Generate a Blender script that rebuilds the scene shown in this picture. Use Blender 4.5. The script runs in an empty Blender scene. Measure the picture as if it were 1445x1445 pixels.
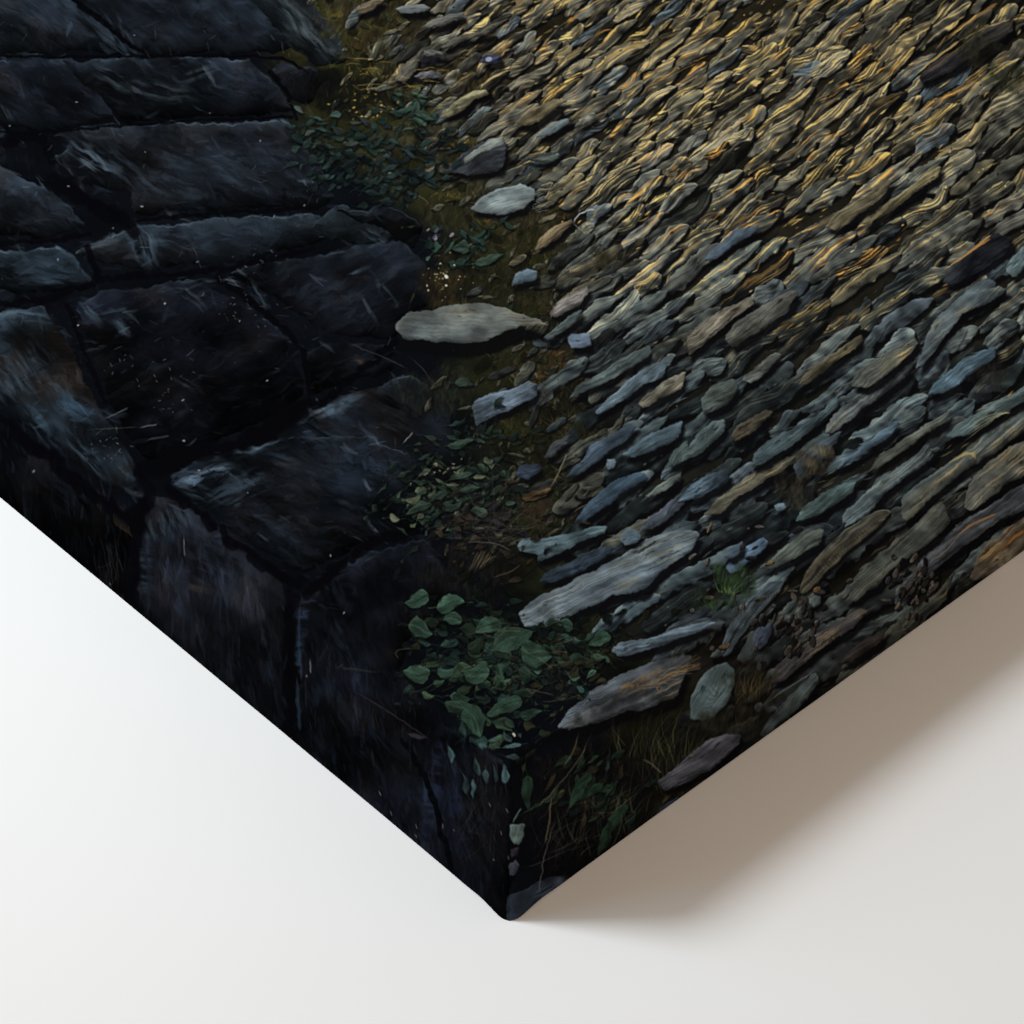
import bpy, math
import numpy as np

# A stretched canvas print lying on a plain white surface, seen close from one corner.
# ---------------------------------------------------------------- the picture printed on the canvas
# A dark oil-style painting (wall of big stones, mossy verge, slate cobbles) made stroke by stroke.
AX0, AY0, AW, AH = -240, -210, 1960, 1545        # extent of the painting in image pixels of the camera view
rng = np.random.default_rng(11)
A = np.zeros((AH, AW, 3), np.float32)            # sRGB 0..255
_T = np.random.default_rng(5).random((8, 256, 256)).astype(np.float32)

def vn(x, y, k=0):
    x = np.asarray(x, np.float32); y = np.asarray(y, np.float32)
    xi = np.floor(x).astype(np.int32); yi = np.floor(y).astype(np.int32)
    fx = x - xi; fy = y - yi
    fx = fx*fx*(3-2*fx); fy = fy*fy*(3-2*fy)
    t = _T[k % 8]; x0 = xi & 255; x1 = (xi+1) & 255; y0 = yi & 255; y1 = (yi+1) & 255
    return (t[y0, x0]*(1-fx)+t[y0, x1]*fx)*(1-fy) + (t[y1, x0]*(1-fx)+t[y1, x1]*fx)*fy

def fbm(x, y, k=0, o=4):
    s = 0; a = .5; n = 0
    for i in range(o):
        s = s + a*vn(x*2**i+17.3*i, y*2**i+9.1*i, k+i); n += a; a *= .5
    return s/n

def win(x0, y0, x1, y1):
    i0 = max(int(x0)-AX0, 0); i1 = min(int(x1)+1-AX0, AW)
    j0 = max(int(y0)-AY0, 0); j1 = min(int(y1)+1-AY0, AH)
    if i1 <= i0 or j1 <= j0: return None
    X = np.arange(i0+AX0, i1+AX0, dtype=np.float32)[None, :]; Y = np.arange(j0+AY0, j1+AY0, dtype=np.float32)[:, None]
    X, Y = np.broadcast_arrays(X, Y)
    return (slice(j0, j1), slice(i0, i1)), X, Y

def comp(sl, m, c):
    c = np.asarray(c, np.float32)
    m = np.clip(m, 0, 1)[..., None]
    A[sl] = A[sl]*(1-m) + c*m

def C3(c, f):                                     # colour times a field
    return np.asarray(c, np.float32)*f[..., None]

def mix(a, b, t):
    t = np.clip(t, 0, 1)[..., None]
    return np.asarray(a, np.float32)*(1-t) + np.asarray(b, np.float32)*t

def poly_sdf(P, X, Y):
    P = np.asarray(P, np.float32); n = len(P)
    d = np.full(X.shape, 1e9, np.float32); inside = np.zeros(X.shape, bool)
    nx = np.zeros(X.shape, np.float32); ny = np.zeros(X.shape, np.float32)
    for i in range(n):
        ax, ay = P[i]; bx, by = P[(i+1) % n]
        ex, ey = bx-ax, by-ay; L = ex*ex+ey*ey+1e-6
        t = np.clip(((X-ax)*ex+(Y-ay)*ey)/L, 0, 1)
        dx = X-ax-t*ex; dy = Y-ay-t*ey; dd = dx*dx+dy*dy
        k = dd < d
        d = np.where(k, dd, d)
        l = L**.5; nx = np.where(k, ey/l, nx); ny = np.where(k, -ex/l, ny)
        c = ((ay > Y) != (by > Y)) & (X < (bx-ax)*(Y-ay)/((by-ay) if abs(by-ay) > 1e-6 else 1e-6)+ax)
        inside ^= c
    d = np.sqrt(d); d = np.where(inside, -d, d)
    area = sum(P[i][0]*P[(i+1) % n][1]-P[(i+1) % n][0]*P[i][1] for i in range(n))
    if area < 0: nx, ny = -nx, -ny                # outward normal of the nearest side
    return d, nx, ny

def smooth(P, it=2):
    P = np.asarray(P, float)
    for _ in range(it):
        Q = np.roll(P, -1, 0); P = np.stack([P*.75+Q*.25, P*.25+Q*.75], 1).reshape(-1, 2)
    return P

def warp(X, Y, amp, sc, k):
    return X+amp*(vn(X/sc, Y/sc, k)-.5)*2, Y+amp*(vn(X/sc+40, Y/sc+70, k+1)-.5)*2

# ---- a block of the stone wall
def b_(X, Y, k): return vn(X/60+k, Y/50, k+3)

def block(P, col, hi=(58, 70, 80), seed=0, rim=1., bright=1., ang=-.5, blur=1.6, warm=.25, rimw=7.):
    P = cut(np.asarray(P, float), .10); x0, y0 = P.min(0)-8; x1, y1 = P.max(0)+8
    w = win(x0, y0, x1, y1)
    if w is None: return
    sl, X, Y = w; k = seed
    Xw, Yw = warp(X, Y, 5, 30, k); Xw, Yw = warp(Xw, Yw, 2.2, 7, k+3)
    d, nx, ny = poly_sdf(P, Xw, Yw)
    m = np.clip(.5-d/blur, 0, 1)
    ca, sa = np.cos(ang), np.sin(ang); U = Xw*ca+Yw*sa; V = -Xw*sa+Yw*ca
    f = fbm(U/52, V/24, k, 5); fq = np.floor(fbm(U/40+7, V/26+3, k+3, 2)*9)/9; f = f*.55+.45*(fq+.06); g = fbm(U/26+9, V/6, k+2, 3); b = fbm(X/70+3, Y/60, k+5, 3)
    gx = (X-P[:, 0].min())/max(np.ptp(P[:, 0]), 1); gy = (Y-P[:, 1].min())/max(np.ptp(P[:, 1]), 1)
    fl = np.clip((fbm(X/85+k, Y/60, k+1, 3)-.32)*2.6, 0, 1)
    L = (.20+1.45*f)*(.68+.62*g)*(.45+.75*fl)*(1.16-.40*gy)*bright*.98
    ck = np.abs(fbm(U/44+k*.7, V/30, k+7, 4)-.5); L = L*(1-.28*np.clip(1-ck/.02, 0, 1)*np.clip((b_(X, Y, k)-.4)*5, 0, 1))
    c = C3(col, L)
    # worn pale-blue scrapes and brown stains
    s = np.clip((fbm(U/60+5, V/20+k, k+4, 4)-.56)*6, 0, 1)*np.clip((g-.35)*2.2, 0, 1)
    c = c + (np.asarray(hi, np.float32)-c)*(.34*s)[..., None]
    c = mix(c, C3((33, 25, 20), L*1.0), warm*np.clip((b-.5)*5, 0, 1))
    # rims: upper edges catch the painted light, lower edges sink
    lit = np.clip(-(nx*.35+ny*.94), -1, 1)
    e = np.exp(d/rimw)*(d < 3)
    n1 = np.clip((fbm(X/22, Y/22, k+6, 3)-.36)*2.8, 0, 1)
    c = c + (np.asarray(hi, np.float32)*1.0-c)*np.clip(e*np.clip(lit, 0, 1)*n1*.95*rim, 0, 1)[..., None]
    c = c*(1-.75*np.clip(np.exp(d/14.)*np.clip(-lit+.15, 0, 1), 0, 1))[..., None]
    cr_ = np.clip(1-np.abs(d+2.2+2*(vn(X/9, Y/9, k)-.5))/1.0, 0, 1)*np.clip(lit*1.4-.2, 0, 1)*np.clip((vn(X/30+k, Y/30, k+2)-.45)*4, 0, 1)
    c = mix(c, np.asarray(hi, np.float32)*1.45, cr_*.75*rim)
    comp(sl, m, c)

def glaze(cx, cy, rx, ry, ang, col, a, seed=0, sc=9., gate=.45, hard=4.):
    """a broken brush mark of colour"""
    R = max(rx, ry)*1.3
    w = win(cx-R, cy-R, cx+R, cy+R)
    if w is None: return
    sl, X, Y = w
    X, Y = warp(X, Y, 3.5, 24, seed)
    u = (X-cx)*np.cos(ang)+(Y-cy)*np.sin(ang); v = -(X-cx)*np.sin(ang)+(Y-cy)*np.cos(ang)
    r = np.sqrt((u/rx)**2+(v/ry)**2)
    n = fbm(u/(sc*3.2)+seed, v/(sc*.55), seed, 3)
    m = np.clip((1-r)*1.8, 0, 1)*np.clip((n-gate)*hard, 0, 1)*a
    comp(sl, m, C3(col, .8+.4*vn(u/12, v/3, seed+1)))

# ---- thin brush line
def stroke(pts, w, col, a=1., taper=(.3, .1), soft=1.):
    P = np.asarray(pts, float)
    if len(P) == 3:                               # quadratic curve
        t = np.linspace(0, 1, 5 if np.hypot(*(P[2]-P[0])) < 45 else 9)[:, None]; P = (1-t)**2*P[0]+2*t*(1-t)*P[1]+t*t*P[2]
    x0, y0 = P.min(0)-w-2; x1, y1 = P.max(0)+w+2
    ww = win(x0, y0, x1, y1)
    if ww is None: return
    sl, X, Y = ww
    seg = np.hypot(*(P[1:]-P[:-1]).T)+1e-6; cum = np.r_[0, np.cumsum(seg)]; T = cum[-1]
    m = np.zeros(X.shape, np.float32)
    for i in range(len(P)-1):
        ex, ey = P[i+1]-P[i]
        t = np.clip(((X-P[i][0])*ex+(Y-P[i][1])*ey)/seg[i]**2, 0, 1)
        d = np.hypot(X-P[i][0]-t*ex, Y-P[i][1]-t*ey)
        s = (cum[i]+t*seg[i])/T
        hw = w*.5*np.minimum(1, np.minimum((s+.02)/max(taper[0], .01), (1.02-s)/max(taper[1], .01)))
        m = np.maximum(m, np.clip((hw-d)/soft+.5, 0, 1)*np.minimum(1, hw*1.6+.15))
    comp(sl, m*a, col)

def dot(x, y, r, col, a=1., ang=0., asp=1.):
    w = win(x-r*asp-2, y-r*asp-2, x+r*asp+2, y+r*asp+2)
    if w is None: return
    sl, X, Y = w
    u = (X-x)*np.cos(ang)+(Y-y)*np.sin(ang); v = -(X-x)*np.sin(ang)+(Y-y)*np.cos(ang)
    d = np.hypot(u/asp, v)-r
    comp(sl, np.clip(.6-d, 0, 1)*a, col)

# ---- a spindle-shaped cobble, streaked along its length
def cobble(cx, cy, L, W, ang, top, mid, low, seed, gold=0., bend=0., s_bend=0., shade=.85, goldc=(186, 150, 84), streak=1., rag=1., deep=0., rimk=.7):
    R = L*.56+W*.5+4
    ca, sa = np.cos(ang), np.sin(ang)
    Rx = abs(ca)*L*.55+abs(sa)*W+6; Ry = abs(sa)*L*.55+abs(ca)*W+6
    w = win(cx-Rx, cy-Ry, cx+Rx, cy+Ry)
    if w is None: return
    sl, X, Y = w
    u = (X-cx)*ca+(Y-cy)*sa; v = (X-cx)*sa-(Y-cy)*ca              # v > 0: upper-left side
    s = u/(L*.5)
    v = v - bend*W*(1-s*s) - s_bend*W*np.sin(s*3.0)*.5
    r1, r2, r3, r4 = np.random.default_rng(seed+900).random(4)
    if shade > 0:                                 # dark bed under the lower-right side
        ds = np.abs(v+W*(.17+.10*deep))-W*.50*np.clip(1-np.abs(s-.03-.2*v/W)**3.4, 0, 1)**.5
        comp(sl, np.clip(.5-ds/(W*(.12+.05*deep)+.8), 0, 1)*shade, (11, 11, 12))
    sk = s - .30*(r1-.35)*(1-s*s) - (.10+.34*r4)*np.clip(v/W, -.6, .6)
    base = np.clip(1-np.abs(sk)**(1.8+3.2*r2), 0, 1)**(.5+.5*r3)
    k = (np.abs(v) < W*.5*base*1.4+1.2) & (np.abs(s) < 1.03)
    if not k.any(): return
    J, I = np.nonzero(k); J = J+sl[0].start; I = I+sl[1].start
    X, Y, u, v, s, base = X[k], Y[k], u[k], v[k], s[k], base[k]
    edge = (vn(u/11+seed*.7, (v > 0)*7.5, seed+1)-.5)*.60*rag + (vn(u/4+seed, v/6, seed+2)-.5)*.16*rag
    half = W*.5*base*(1+edge)
    d = np.abs(v)-half; q = v/np.maximum(half, .6)
    m = np.clip(.5-d*.7, 0, 1)
    wav = 2.8*np.sin(s*3.0+seed)+2.6*(vn(u/16+seed, v/9, seed+4)-.5)
    st = fbm(u/(L*.5)+seed*1.3, (v+wav)/3.4, seed+3, 2)
    st2 = vn(u/(L*.38)+seed*2.1, (v+wav*1.3)/1.55, seed+5)
    blot = vn(X/12, Y/9, seed+6)
    t = q*(.13+.14*deep)+.53-.05*deep + (st-.5)*1.15*streak + (blot-.5)*.75
    t = np.clip(t, 0, 1)
    c = mix(low, mid, np.clip(t*2.1, 0, 1)); c = mix(c, top, np.clip((t-.52)*2.0, 0, 1))
    c = c*(1+(st2-.5)*.64*streak)[..., None]
    if gold > 0:
        ridge = np.clip((st2-.60)*7, 0, 1)*np.clip(q*.6+.55+1.2*(st-.5), 0, 1)
        band = np.clip(1-np.abs(q-.50-.9*(st-.5))/.40, 0, 1)*np.clip((vn(u/(L*.3)+seed, v*0, seed+7)-.34)*4, 0, 1)
        c = mix(c, np.asarray(goldc, np.float32)*(.55+.75*st2[..., None]), np.clip((ridge*.85+band*.75)*gold, 0, 1))
        sp = np.clip((st2-.76)*12, 0, 1)*np.clip((blot-.5)*5, 0, 1)*np.clip(gold*1.3, 0, 1)
        c = mix(c, (226, 194, 124), sp*.85)
    rim = np.clip(1-np.abs(d+.9)/1.0, 0, 1)*(v > 0)*np.clip((vn(u/13+seed, v*0, seed+4)-.40)*3, 0, 1)
    c = mix(c, np.asarray(top, np.float32)*1.35+10, rim*rimk)
    c = c*(1-.45*np.clip(1-np.abs(d+.4)/1.5, 0, 1)*np.clip(-q*1.3, 0, 1))[..., None]
    m = (m*np.clip(.9+.5*blot, 0, 1))[..., None]
    A[J, I] = A[J, I]*(1-m)+c*m

def cut(P, f=.12):                                # corners only lightly knocked off
    A_ = P*(1-f)+np.roll(P, 1, 0)*f; B_ = P*(1-f)+np.roll(P, -1, 0)*f
    return np.stack([A_, B_], 1).reshape(-1, 2)

# ---- a hand-drawn slab: polygon in image pixels, streaked along its long axis, lit on its upper-left
def slab(P, col, seed=0, top=None, gold=0., low=None, ang=None, shade=.9, streak=1., sh=(5, 9), goldc=(178, 146, 82), rag=1., goldside=0.):
    P = np.asarray(P, float)
    if ang is None:
        Q = P-P.mean(0); e, V = np.linalg.eigh(Q.T@Q); ang = np.arctan2(V[1, 1], V[0, 1])
        if np.cos(ang) < 0: ang += np.pi
    P = cut(P)
    x0, y0 = P.min(0)-10; x1, y1 = P.max(0)+14+sh[1]
    w = win(x0, y0, x1+4, y1)
    if w is None: return
    sl, X, Y = w
    Xw, Yw = warp(X, Y, 1.7*rag, 17, seed); Xw, Yw = warp(Xw, Yw, .8*rag, 4, seed+2)
    if shade > 0:
        ds, _, _ = poly_sdf(P+np.array(sh), Xw, Yw)
        comp(sl, np.clip(.5-ds/5., 0, 1)*shade, (10, 10, 12))
    d, nx, ny = poly_sdf(P, Xw, Yw)
    c0 = P.mean(0); u = (Xw-c0[0])*np.cos(ang)+(Yw-c0[1])*np.sin(ang); v = -(Xw-c0[0])*np.sin(ang)+(Yw-c0[1])*np.cos(ang)
    L = np.ptp((P-c0)@[np.cos(ang), np.sin(ang)]); W = np.ptp((P-c0)@[-np.sin(ang), np.cos(ang)])
    st = fbm(u/(L*.42)+seed*1.7, v/5.5+1.2*np.sin(u/L*5+seed), seed+3, 4)
    st2 = vn(u/(L*.25)+seed*.9, v/1.7+1.5*np.sin(u/L*4+seed), seed+5)
    big = fbm(X/34+seed, Y/26, seed+6, 3)
    top = np.asarray(top if top is not None else np.asarray(col)*1.15+3, np.float32)
    low = np.asarray(low if low is not None else np.asarray(col)*.5, np.float32)
    t = .52 - v/max(W, 1)*.34 + (st-.5)*1.0*streak + (big-.5)*.8
    c = mix(low, col, np.clip(t*2, 0, 1)); c = mix(c, top, np.clip((t-.5)*1.9, 0, 1))
    c = c*(1+(st2-.5)*.55*streak)[..., None]
    c = c*(1-.45*np.clip((fbm(u/16+seed, v/5, seed+1, 3)-.66)*8, 0, 1)*np.clip((big-.45)*5, 0, 1))[..., None]
    c = c*(.80+.42*np.clip((fbm(X/24+seed*2, Y/18, seed+2, 3)-.3)*2, 0, 1))[..., None]
    if gold > 0:
        g = np.clip((st-.50)*5, 0, 1)*np.clip((big-.42)*5, 0, 1)*np.clip(.55+goldside*u/(L*.5), 0, 1)
        g2 = np.clip((st2-.66)*6, 0, 1)*np.clip((big-.36)*4, 0, 1)*np.clip(.6+goldside*u/(L*.5), 0, 1)
        c = mix(c, np.asarray(goldc, np.float32)*(.6+.6*st2[..., None]), np.clip(g*.55+g2*.6, 0, 1)*gold)
    lit = -(nx*.55+ny*.83)
    e = np.exp(np.minimum(d, 0)/2.2)
    c = mix(c, top*1.12+6, np.clip(e*np.clip(lit, 0, 1)*np.clip((big-.25)*2, 0, 1), 0, 1)*.75)
    c = c*(1-.5*np.clip(np.exp(np.minimum(d, 0)/2.2)*np.clip(-lit, 0, 1), 0, 1))[..., None]
    comp(sl, np.clip(.5-d/1.5, 0, 1), c)

LEAF = np.array((.88, .89, .88))
def leaf(cx, cy, L, W, ang, col, seed=0, vein=True, dark=.7, tip=1.6, a=1.):
    R = L*.6+4
    w = win(cx-R-4, cy-R, cx+R+4, cy+R+6)
    if w is None: return
    sl, X, Y = w
    Xw, Yw = warp(X, Y, 1.3, 7, seed)
    u = (Xw-cx)*np.cos(ang)+(Yw-cy)*np.sin(ang); v = -(Xw-cx)*np.sin(ang)+(Yw-cy)*np.cos(ang)
    s = u/(L*.5); v = v+W*.12*np.sin(s*2.2+seed)
    s2 = s+(.30 if seed % 2 else -.30)*(1-s*s)
    half = W*.5*np.clip(1-np.abs(s2)**tip, 0, 1)**(.62+.25*((seed*7) % 5)/5)*(1+.22*(vn(u/5+seed, (v > 0)*3.3, seed+2)-.5))
    d = np.abs(v)-half
    if dark > 0:
        w2 = np.clip(.8-(np.hypot((u-1)/(L*.5), (v-2)/(W*.5))-1)*W*.25, 0, 1)
        comp(sl, w2*dark, (7, 9, 9))
    n = vn(u/9+seed, v/4, seed)
    q = np.clip(.66-.14*v/np.maximum(W*.5, 1)+.16*np.sign(v)*(1 if seed % 3 else -1)*.7+.55*(n-.5), .12, 1.3)
    c = C3(np.asarray(col)*LEAF, .35+.75*q)
    c = mix(c, np.asarray(col, np.float32)*1.15+4, np.clip(1-np.abs(d+1.4)/1.3, 0, 1)*(v < 0)*.3*np.clip(n*2-.4, 0, 1)*(L > 18))
    if vein:
        c = c*(1+(.30 if seed % 2 else -.35)*np.clip(1-np.abs(v)/1.0, 0, 1))[..., None]
        c = c*(1-.18*np.clip(1-np.abs(((u*.8+np.abs(v)*1.2) % 6)-3)/.9, 0, 1))[..., None]
    comp(sl, np.clip(.55-d/1.5, 0, 1)*a*np.clip(.62+.7*vn(X/13+seed, Y/10, seed+3), 0, 1), c)

def dabs(n, region, colour, w, l, ang, a, seed):
    """short flat brush dabs, each one its own tone"""
    r = np.random.default_rng(seed)
    for i in range(n):
        p = region(r)
        if p is None: continue
        x, y = p; th = ang(x, y, r); ll = r.uniform(*l); c = colour(x, y, r)
        dx, dy = np.cos(th)*ll*.5, np.sin(th)*ll*.5; b = r.normal()*ll*.10
        stroke([(x-dx, y-dy), (x-dy/ll*b, y+dx/ll*b), (x+dx, y+dy)], r.uniform(*w), c, r.uniform(*a), (.25, .35), soft=.8)

def tuft(x, y, n, h, spread, cols, seed, lean=0., w=1.3, a=.7, hv=.5):
    r = np.random.default_rng(seed)
    for i in range(n):
        th = -np.pi/2+lean+r.normal()*spread; l = h*(1-hv+hv*1.4*r.random())
        bx = x+r.normal()*h*.28; by = y+r.normal()*h*.10
        ex = bx+np.cos(th)*l; ey = by+np.sin(th)*l
        mx = bx+np.cos(th-.35*np.sign(lean+.01))*l*.55; my = by+np.sin(th)*l*.62
        c = np.asarray(cols[r.integers(len(cols))], float)*(.6+.6*r.random())
        stroke([(bx, by), (mx, my), (ex+r.normal()*3, ey+abs(r.normal())*4)], w*(.6+.7*r.random()), c, a*(.5+.5*r.random()), (.1, .8))

def moss(cx, cy, rx, ry, col, a, seed, ang=0.):
    R = max(rx, ry)*1.6
    w = win(cx-R, cy-R, cx+R, cy+R)
    if w is None: return
    sl, X, Y = w
    Xw, Yw = warp(X, Y, 9, 22, seed)
    u = (Xw-cx)*np.cos(ang)+(Yw-cy)*np.sin(ang); v = -(Xw-cx)*np.sin(ang)+(Yw-cy)*np.cos(ang)
    r = np.hypot(u/rx, v/ry)
    n = fbm(X/7, Y/13, seed, 3); n2 = vn(X/2.2+Y/9, Y/7, seed+1)
    e = np.clip((1.05-r+1.5*(fbm(X/24+seed, Y/17, seed+2, 4)-.5))*2.2, 0, 1)
    comp(sl, e*a*np.clip(.25+1.2*n, 0, 1), C3(np.asarray(col)*np.array((.88, .88, 1.12)), .15+.85*n+.6*n2))

def flow(x, y):
    return np.radians(-35 + 6*(vn(x/170, y/150, 3)-.5)*2 - 5*np.clip((x-1050)/400, -1, 1) + 6*np.clip((y-500)/500, -1, 1))

VERGE = np.array([(-400, 500), (0, 545), (120, 585), (230, 655), (330, 790), (450, 790), (600, 806), (720, 800), (800, 800), (880, 870), (960, 985), (1060, 960), (1400, 985)], float)
def verge_x(y): return np.interp(y, VERGE[:, 0], VERGE[:, 1])
def z(pts, ox, oy, k):                            # scale an outline read by eye off an image crop into image pixels
    return [(ox+a/k, oy+b/k) for a, b in pts]

def paint():
    # ------------------------------------------------ ground colour of the painting
    sl, X, Y = win(AX0, AY0, AX0+AW, AY0+AH)
    vx = verge_x(Y)
    wx, wy = warp(X, Y, 28, 60, 1)
    f = fbm(X/60, Y/45, 2, 5); f2 = fbm(X/16, Y/12, 4, 4)
    wallc = C3((9, 11, 15), .55+.9*f)
    path = mix((38, 34, 25), (29, 29, 26), (Y-150)/450)*(.4+.75*f+.45*(f2-.3))[..., None]
    verge = mix((44, 43, 24), (27, 29, 19), (Y-180)/420)*(.35+.85*f+.65*(f2-.35))[..., None]
    t1 = np.clip((wx-vx+30)/60, 0, 1); t0 = np.clip((wx-(vx-230+.10*Y))/70, 0, 1)
    A[sl] = mix(0, 1, t0)*mix(verge, path, t1)+(1-t0)[..., None]*wallc
    r = np.random.default_rng(3)

    # ------------------------------------------------ the wall: blocks beyond the known ones, then each known block
    for row in range(-5, 9):
        y = row*98-22
        for col in range(-5, 4):
            x = col*185+(row % 2)*80+r.normal()*12
            if y > -95 and x > -60 and y < 640: continue
            if x > 330-(y < -90)*60: continue
            if y > 480 and x > -150: continue
            w_, h_ = 172+r.normal()*10, 84+r.normal()*7
            block([(x, y+r.normal()*7), (x+w_*.5, y+r.normal()*5), (x+w_, y+r.normal()*7), (x+w_+r.normal()*6, y+h_), (x+w_*.4, y+h_+r.normal()*5), (x+r.normal()*6, y+h_)],
                  np.array((24, 29, 36))*(1+.12*r.normal()), seed=int(r.integers(200)), rim=.7)
    B = block
    B([(-160, -70), (140, -72), (130, -18), (95, -16), (-160, -14)], (26, 31, 38), seed=71)
    B([(150, -72), (340, -70), (350, -18), (110, -16)], (27, 31, 38), seed=72)
    B([(-175, -10), (95, -12), (135, 30), (178, 73), (60, 75), (-170, 76)], (29, 35, 43), seed=1, ang=.6, bright=1.05)
    B([(96, -14), (250, -14), (360, -14), (400, 30), (424, 62), (398, 77), (200, 76), (150, 36)], (27, 32, 39), seed=2, ang=.55)
    B([(352, -14), (432, -14), (468, 40), (494, 84), (446, 90), (408, 66), (378, 26)], (48, 57, 64), seed=3, ang=.7, hi=(78, 88, 92), bright=1.0)
    B([(-140, 82), (84, 82), (130, 118), (165, 168), (84, 183), (-140, 186)], (22, 26, 33), seed=4, ang=.5)
    B([(80, 84), (200, 81), (346, 82), (388, 118), (416, 160), (300, 167), (168, 174), (140, 132)], (25, 30, 37), seed=5, ang=.35)
    B([(400, 84), (440, 96), (470, 110), (432, 150), (412, 140), (380, 104)], (20, 21, 24), seed=44)
    B([(-120, 232), (8, 232), (30, 250), (70, 266), (126, 318), (62, 334), (-120, 340)], (29, 34, 40), seed=6, ang=.5, hi=(60, 74, 90))
    B([(68, 228), (98, 206), (76, 190), (140, 178), (280, 172), (412, 170), (440, 222), (476, 284), (430, 294), (320, 294), (190, 306), (180, 272), (120, 262)], (24, 28, 34), seed=7, ang=.3)
    B([(-120, 352), (40, 352), (92, 353), (124, 384), (140, 402), (60, 412), (-120, 416)], (31, 39, 47), seed=8, ang=.1)
    B([(102, 362), (160, 330), (200, 320), (260, 316), (300, 308), (440, 298), (478, 330), (440, 344), (330, 368), (250, 374), (220, 384), (160, 372)], (25, 30, 36), seed=9, ang=.1)
    B([(436, 312), (478, 292), (540, 306), (566, 330), (548, 346), (474, 344)], (30, 37, 42), seed=10)
    B([(470, 296), (560, 290), (600, 318), (590, 352), (548, 330)], (15, 17, 21), seed=45)
    B([(105, 425), (150, 412), (280, 396), (335, 420), (400, 470), (432, 556), (360, 602), (262, 634), (205, 652), (152, 566)], (16, 18, 24), seed=11, rim=.55, bright=.9)
    B([(324, 384), (360, 372), (440, 358), (560, 338), (604, 372), (612, 424), (568, 452), (556, 474), (480, 476), (404, 432)], (20, 23, 29), seed=12, rim=.6)
    B([(424, 500), (470, 482), (560, 482), (556, 520), (470, 548), (436, 558)], (12, 13, 17), seed=46, rim=.4)
    B([(430, 580), (462, 564), (530, 546), (572, 526), (610, 540), (642, 600), (664, 690), (600, 716), (540, 706), (486, 640)], (28, 33, 40), seed=13, ang=.5, warm=.5)
    B([(-130, 436), (0, 440), (56, 432), (96, 484), (132, 556), (200, 676), (190, 700), (150, 688), (96, 642), (60, 618), (0, 576), (-130, 480)], (30, 37, 44), seed=14, ang=.95, hi=(60, 74, 84), rim=.3, warm=.7)
    B([(236, 672), (270, 654), (340, 632), (432, 614), (520, 612), (580, 640), (604, 742), (520, 762), (440, 806), (410, 800), (330, 758), (282, 704)], (21, 26, 33), seed=15, ang=.35)
    B([(186, 720), (214, 698), (250, 706), (296, 742), (336, 772), (406, 832), (416, 1050), (360, 1020), (260, 930), (150, 830)], (27, 29, 36), seed=16, ang=1.45, rim=.6, hi=(50, 62, 74))
    B([(452, 826), (484, 796), (524, 774), (604, 760), (646, 846), (580, 900), (560, 950), (606, 1004), (720, 1084), (722, 1340), (640, 1280), (424, 1060), (414, 852)], (17, 19, 25), seed=17, ang=1.2, rim=.6, bright=1.0, hi=(46, 58, 72))
    B([(-140, 500), (0, 592), (70, 640), (150, 704), (184, 728), (178, 850), (40, 760), (-140, 640)], (10, 12, 16), seed=18, ang=1.3, rim=.2)

    # brush marks on the blocks
    g = glaze
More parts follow.
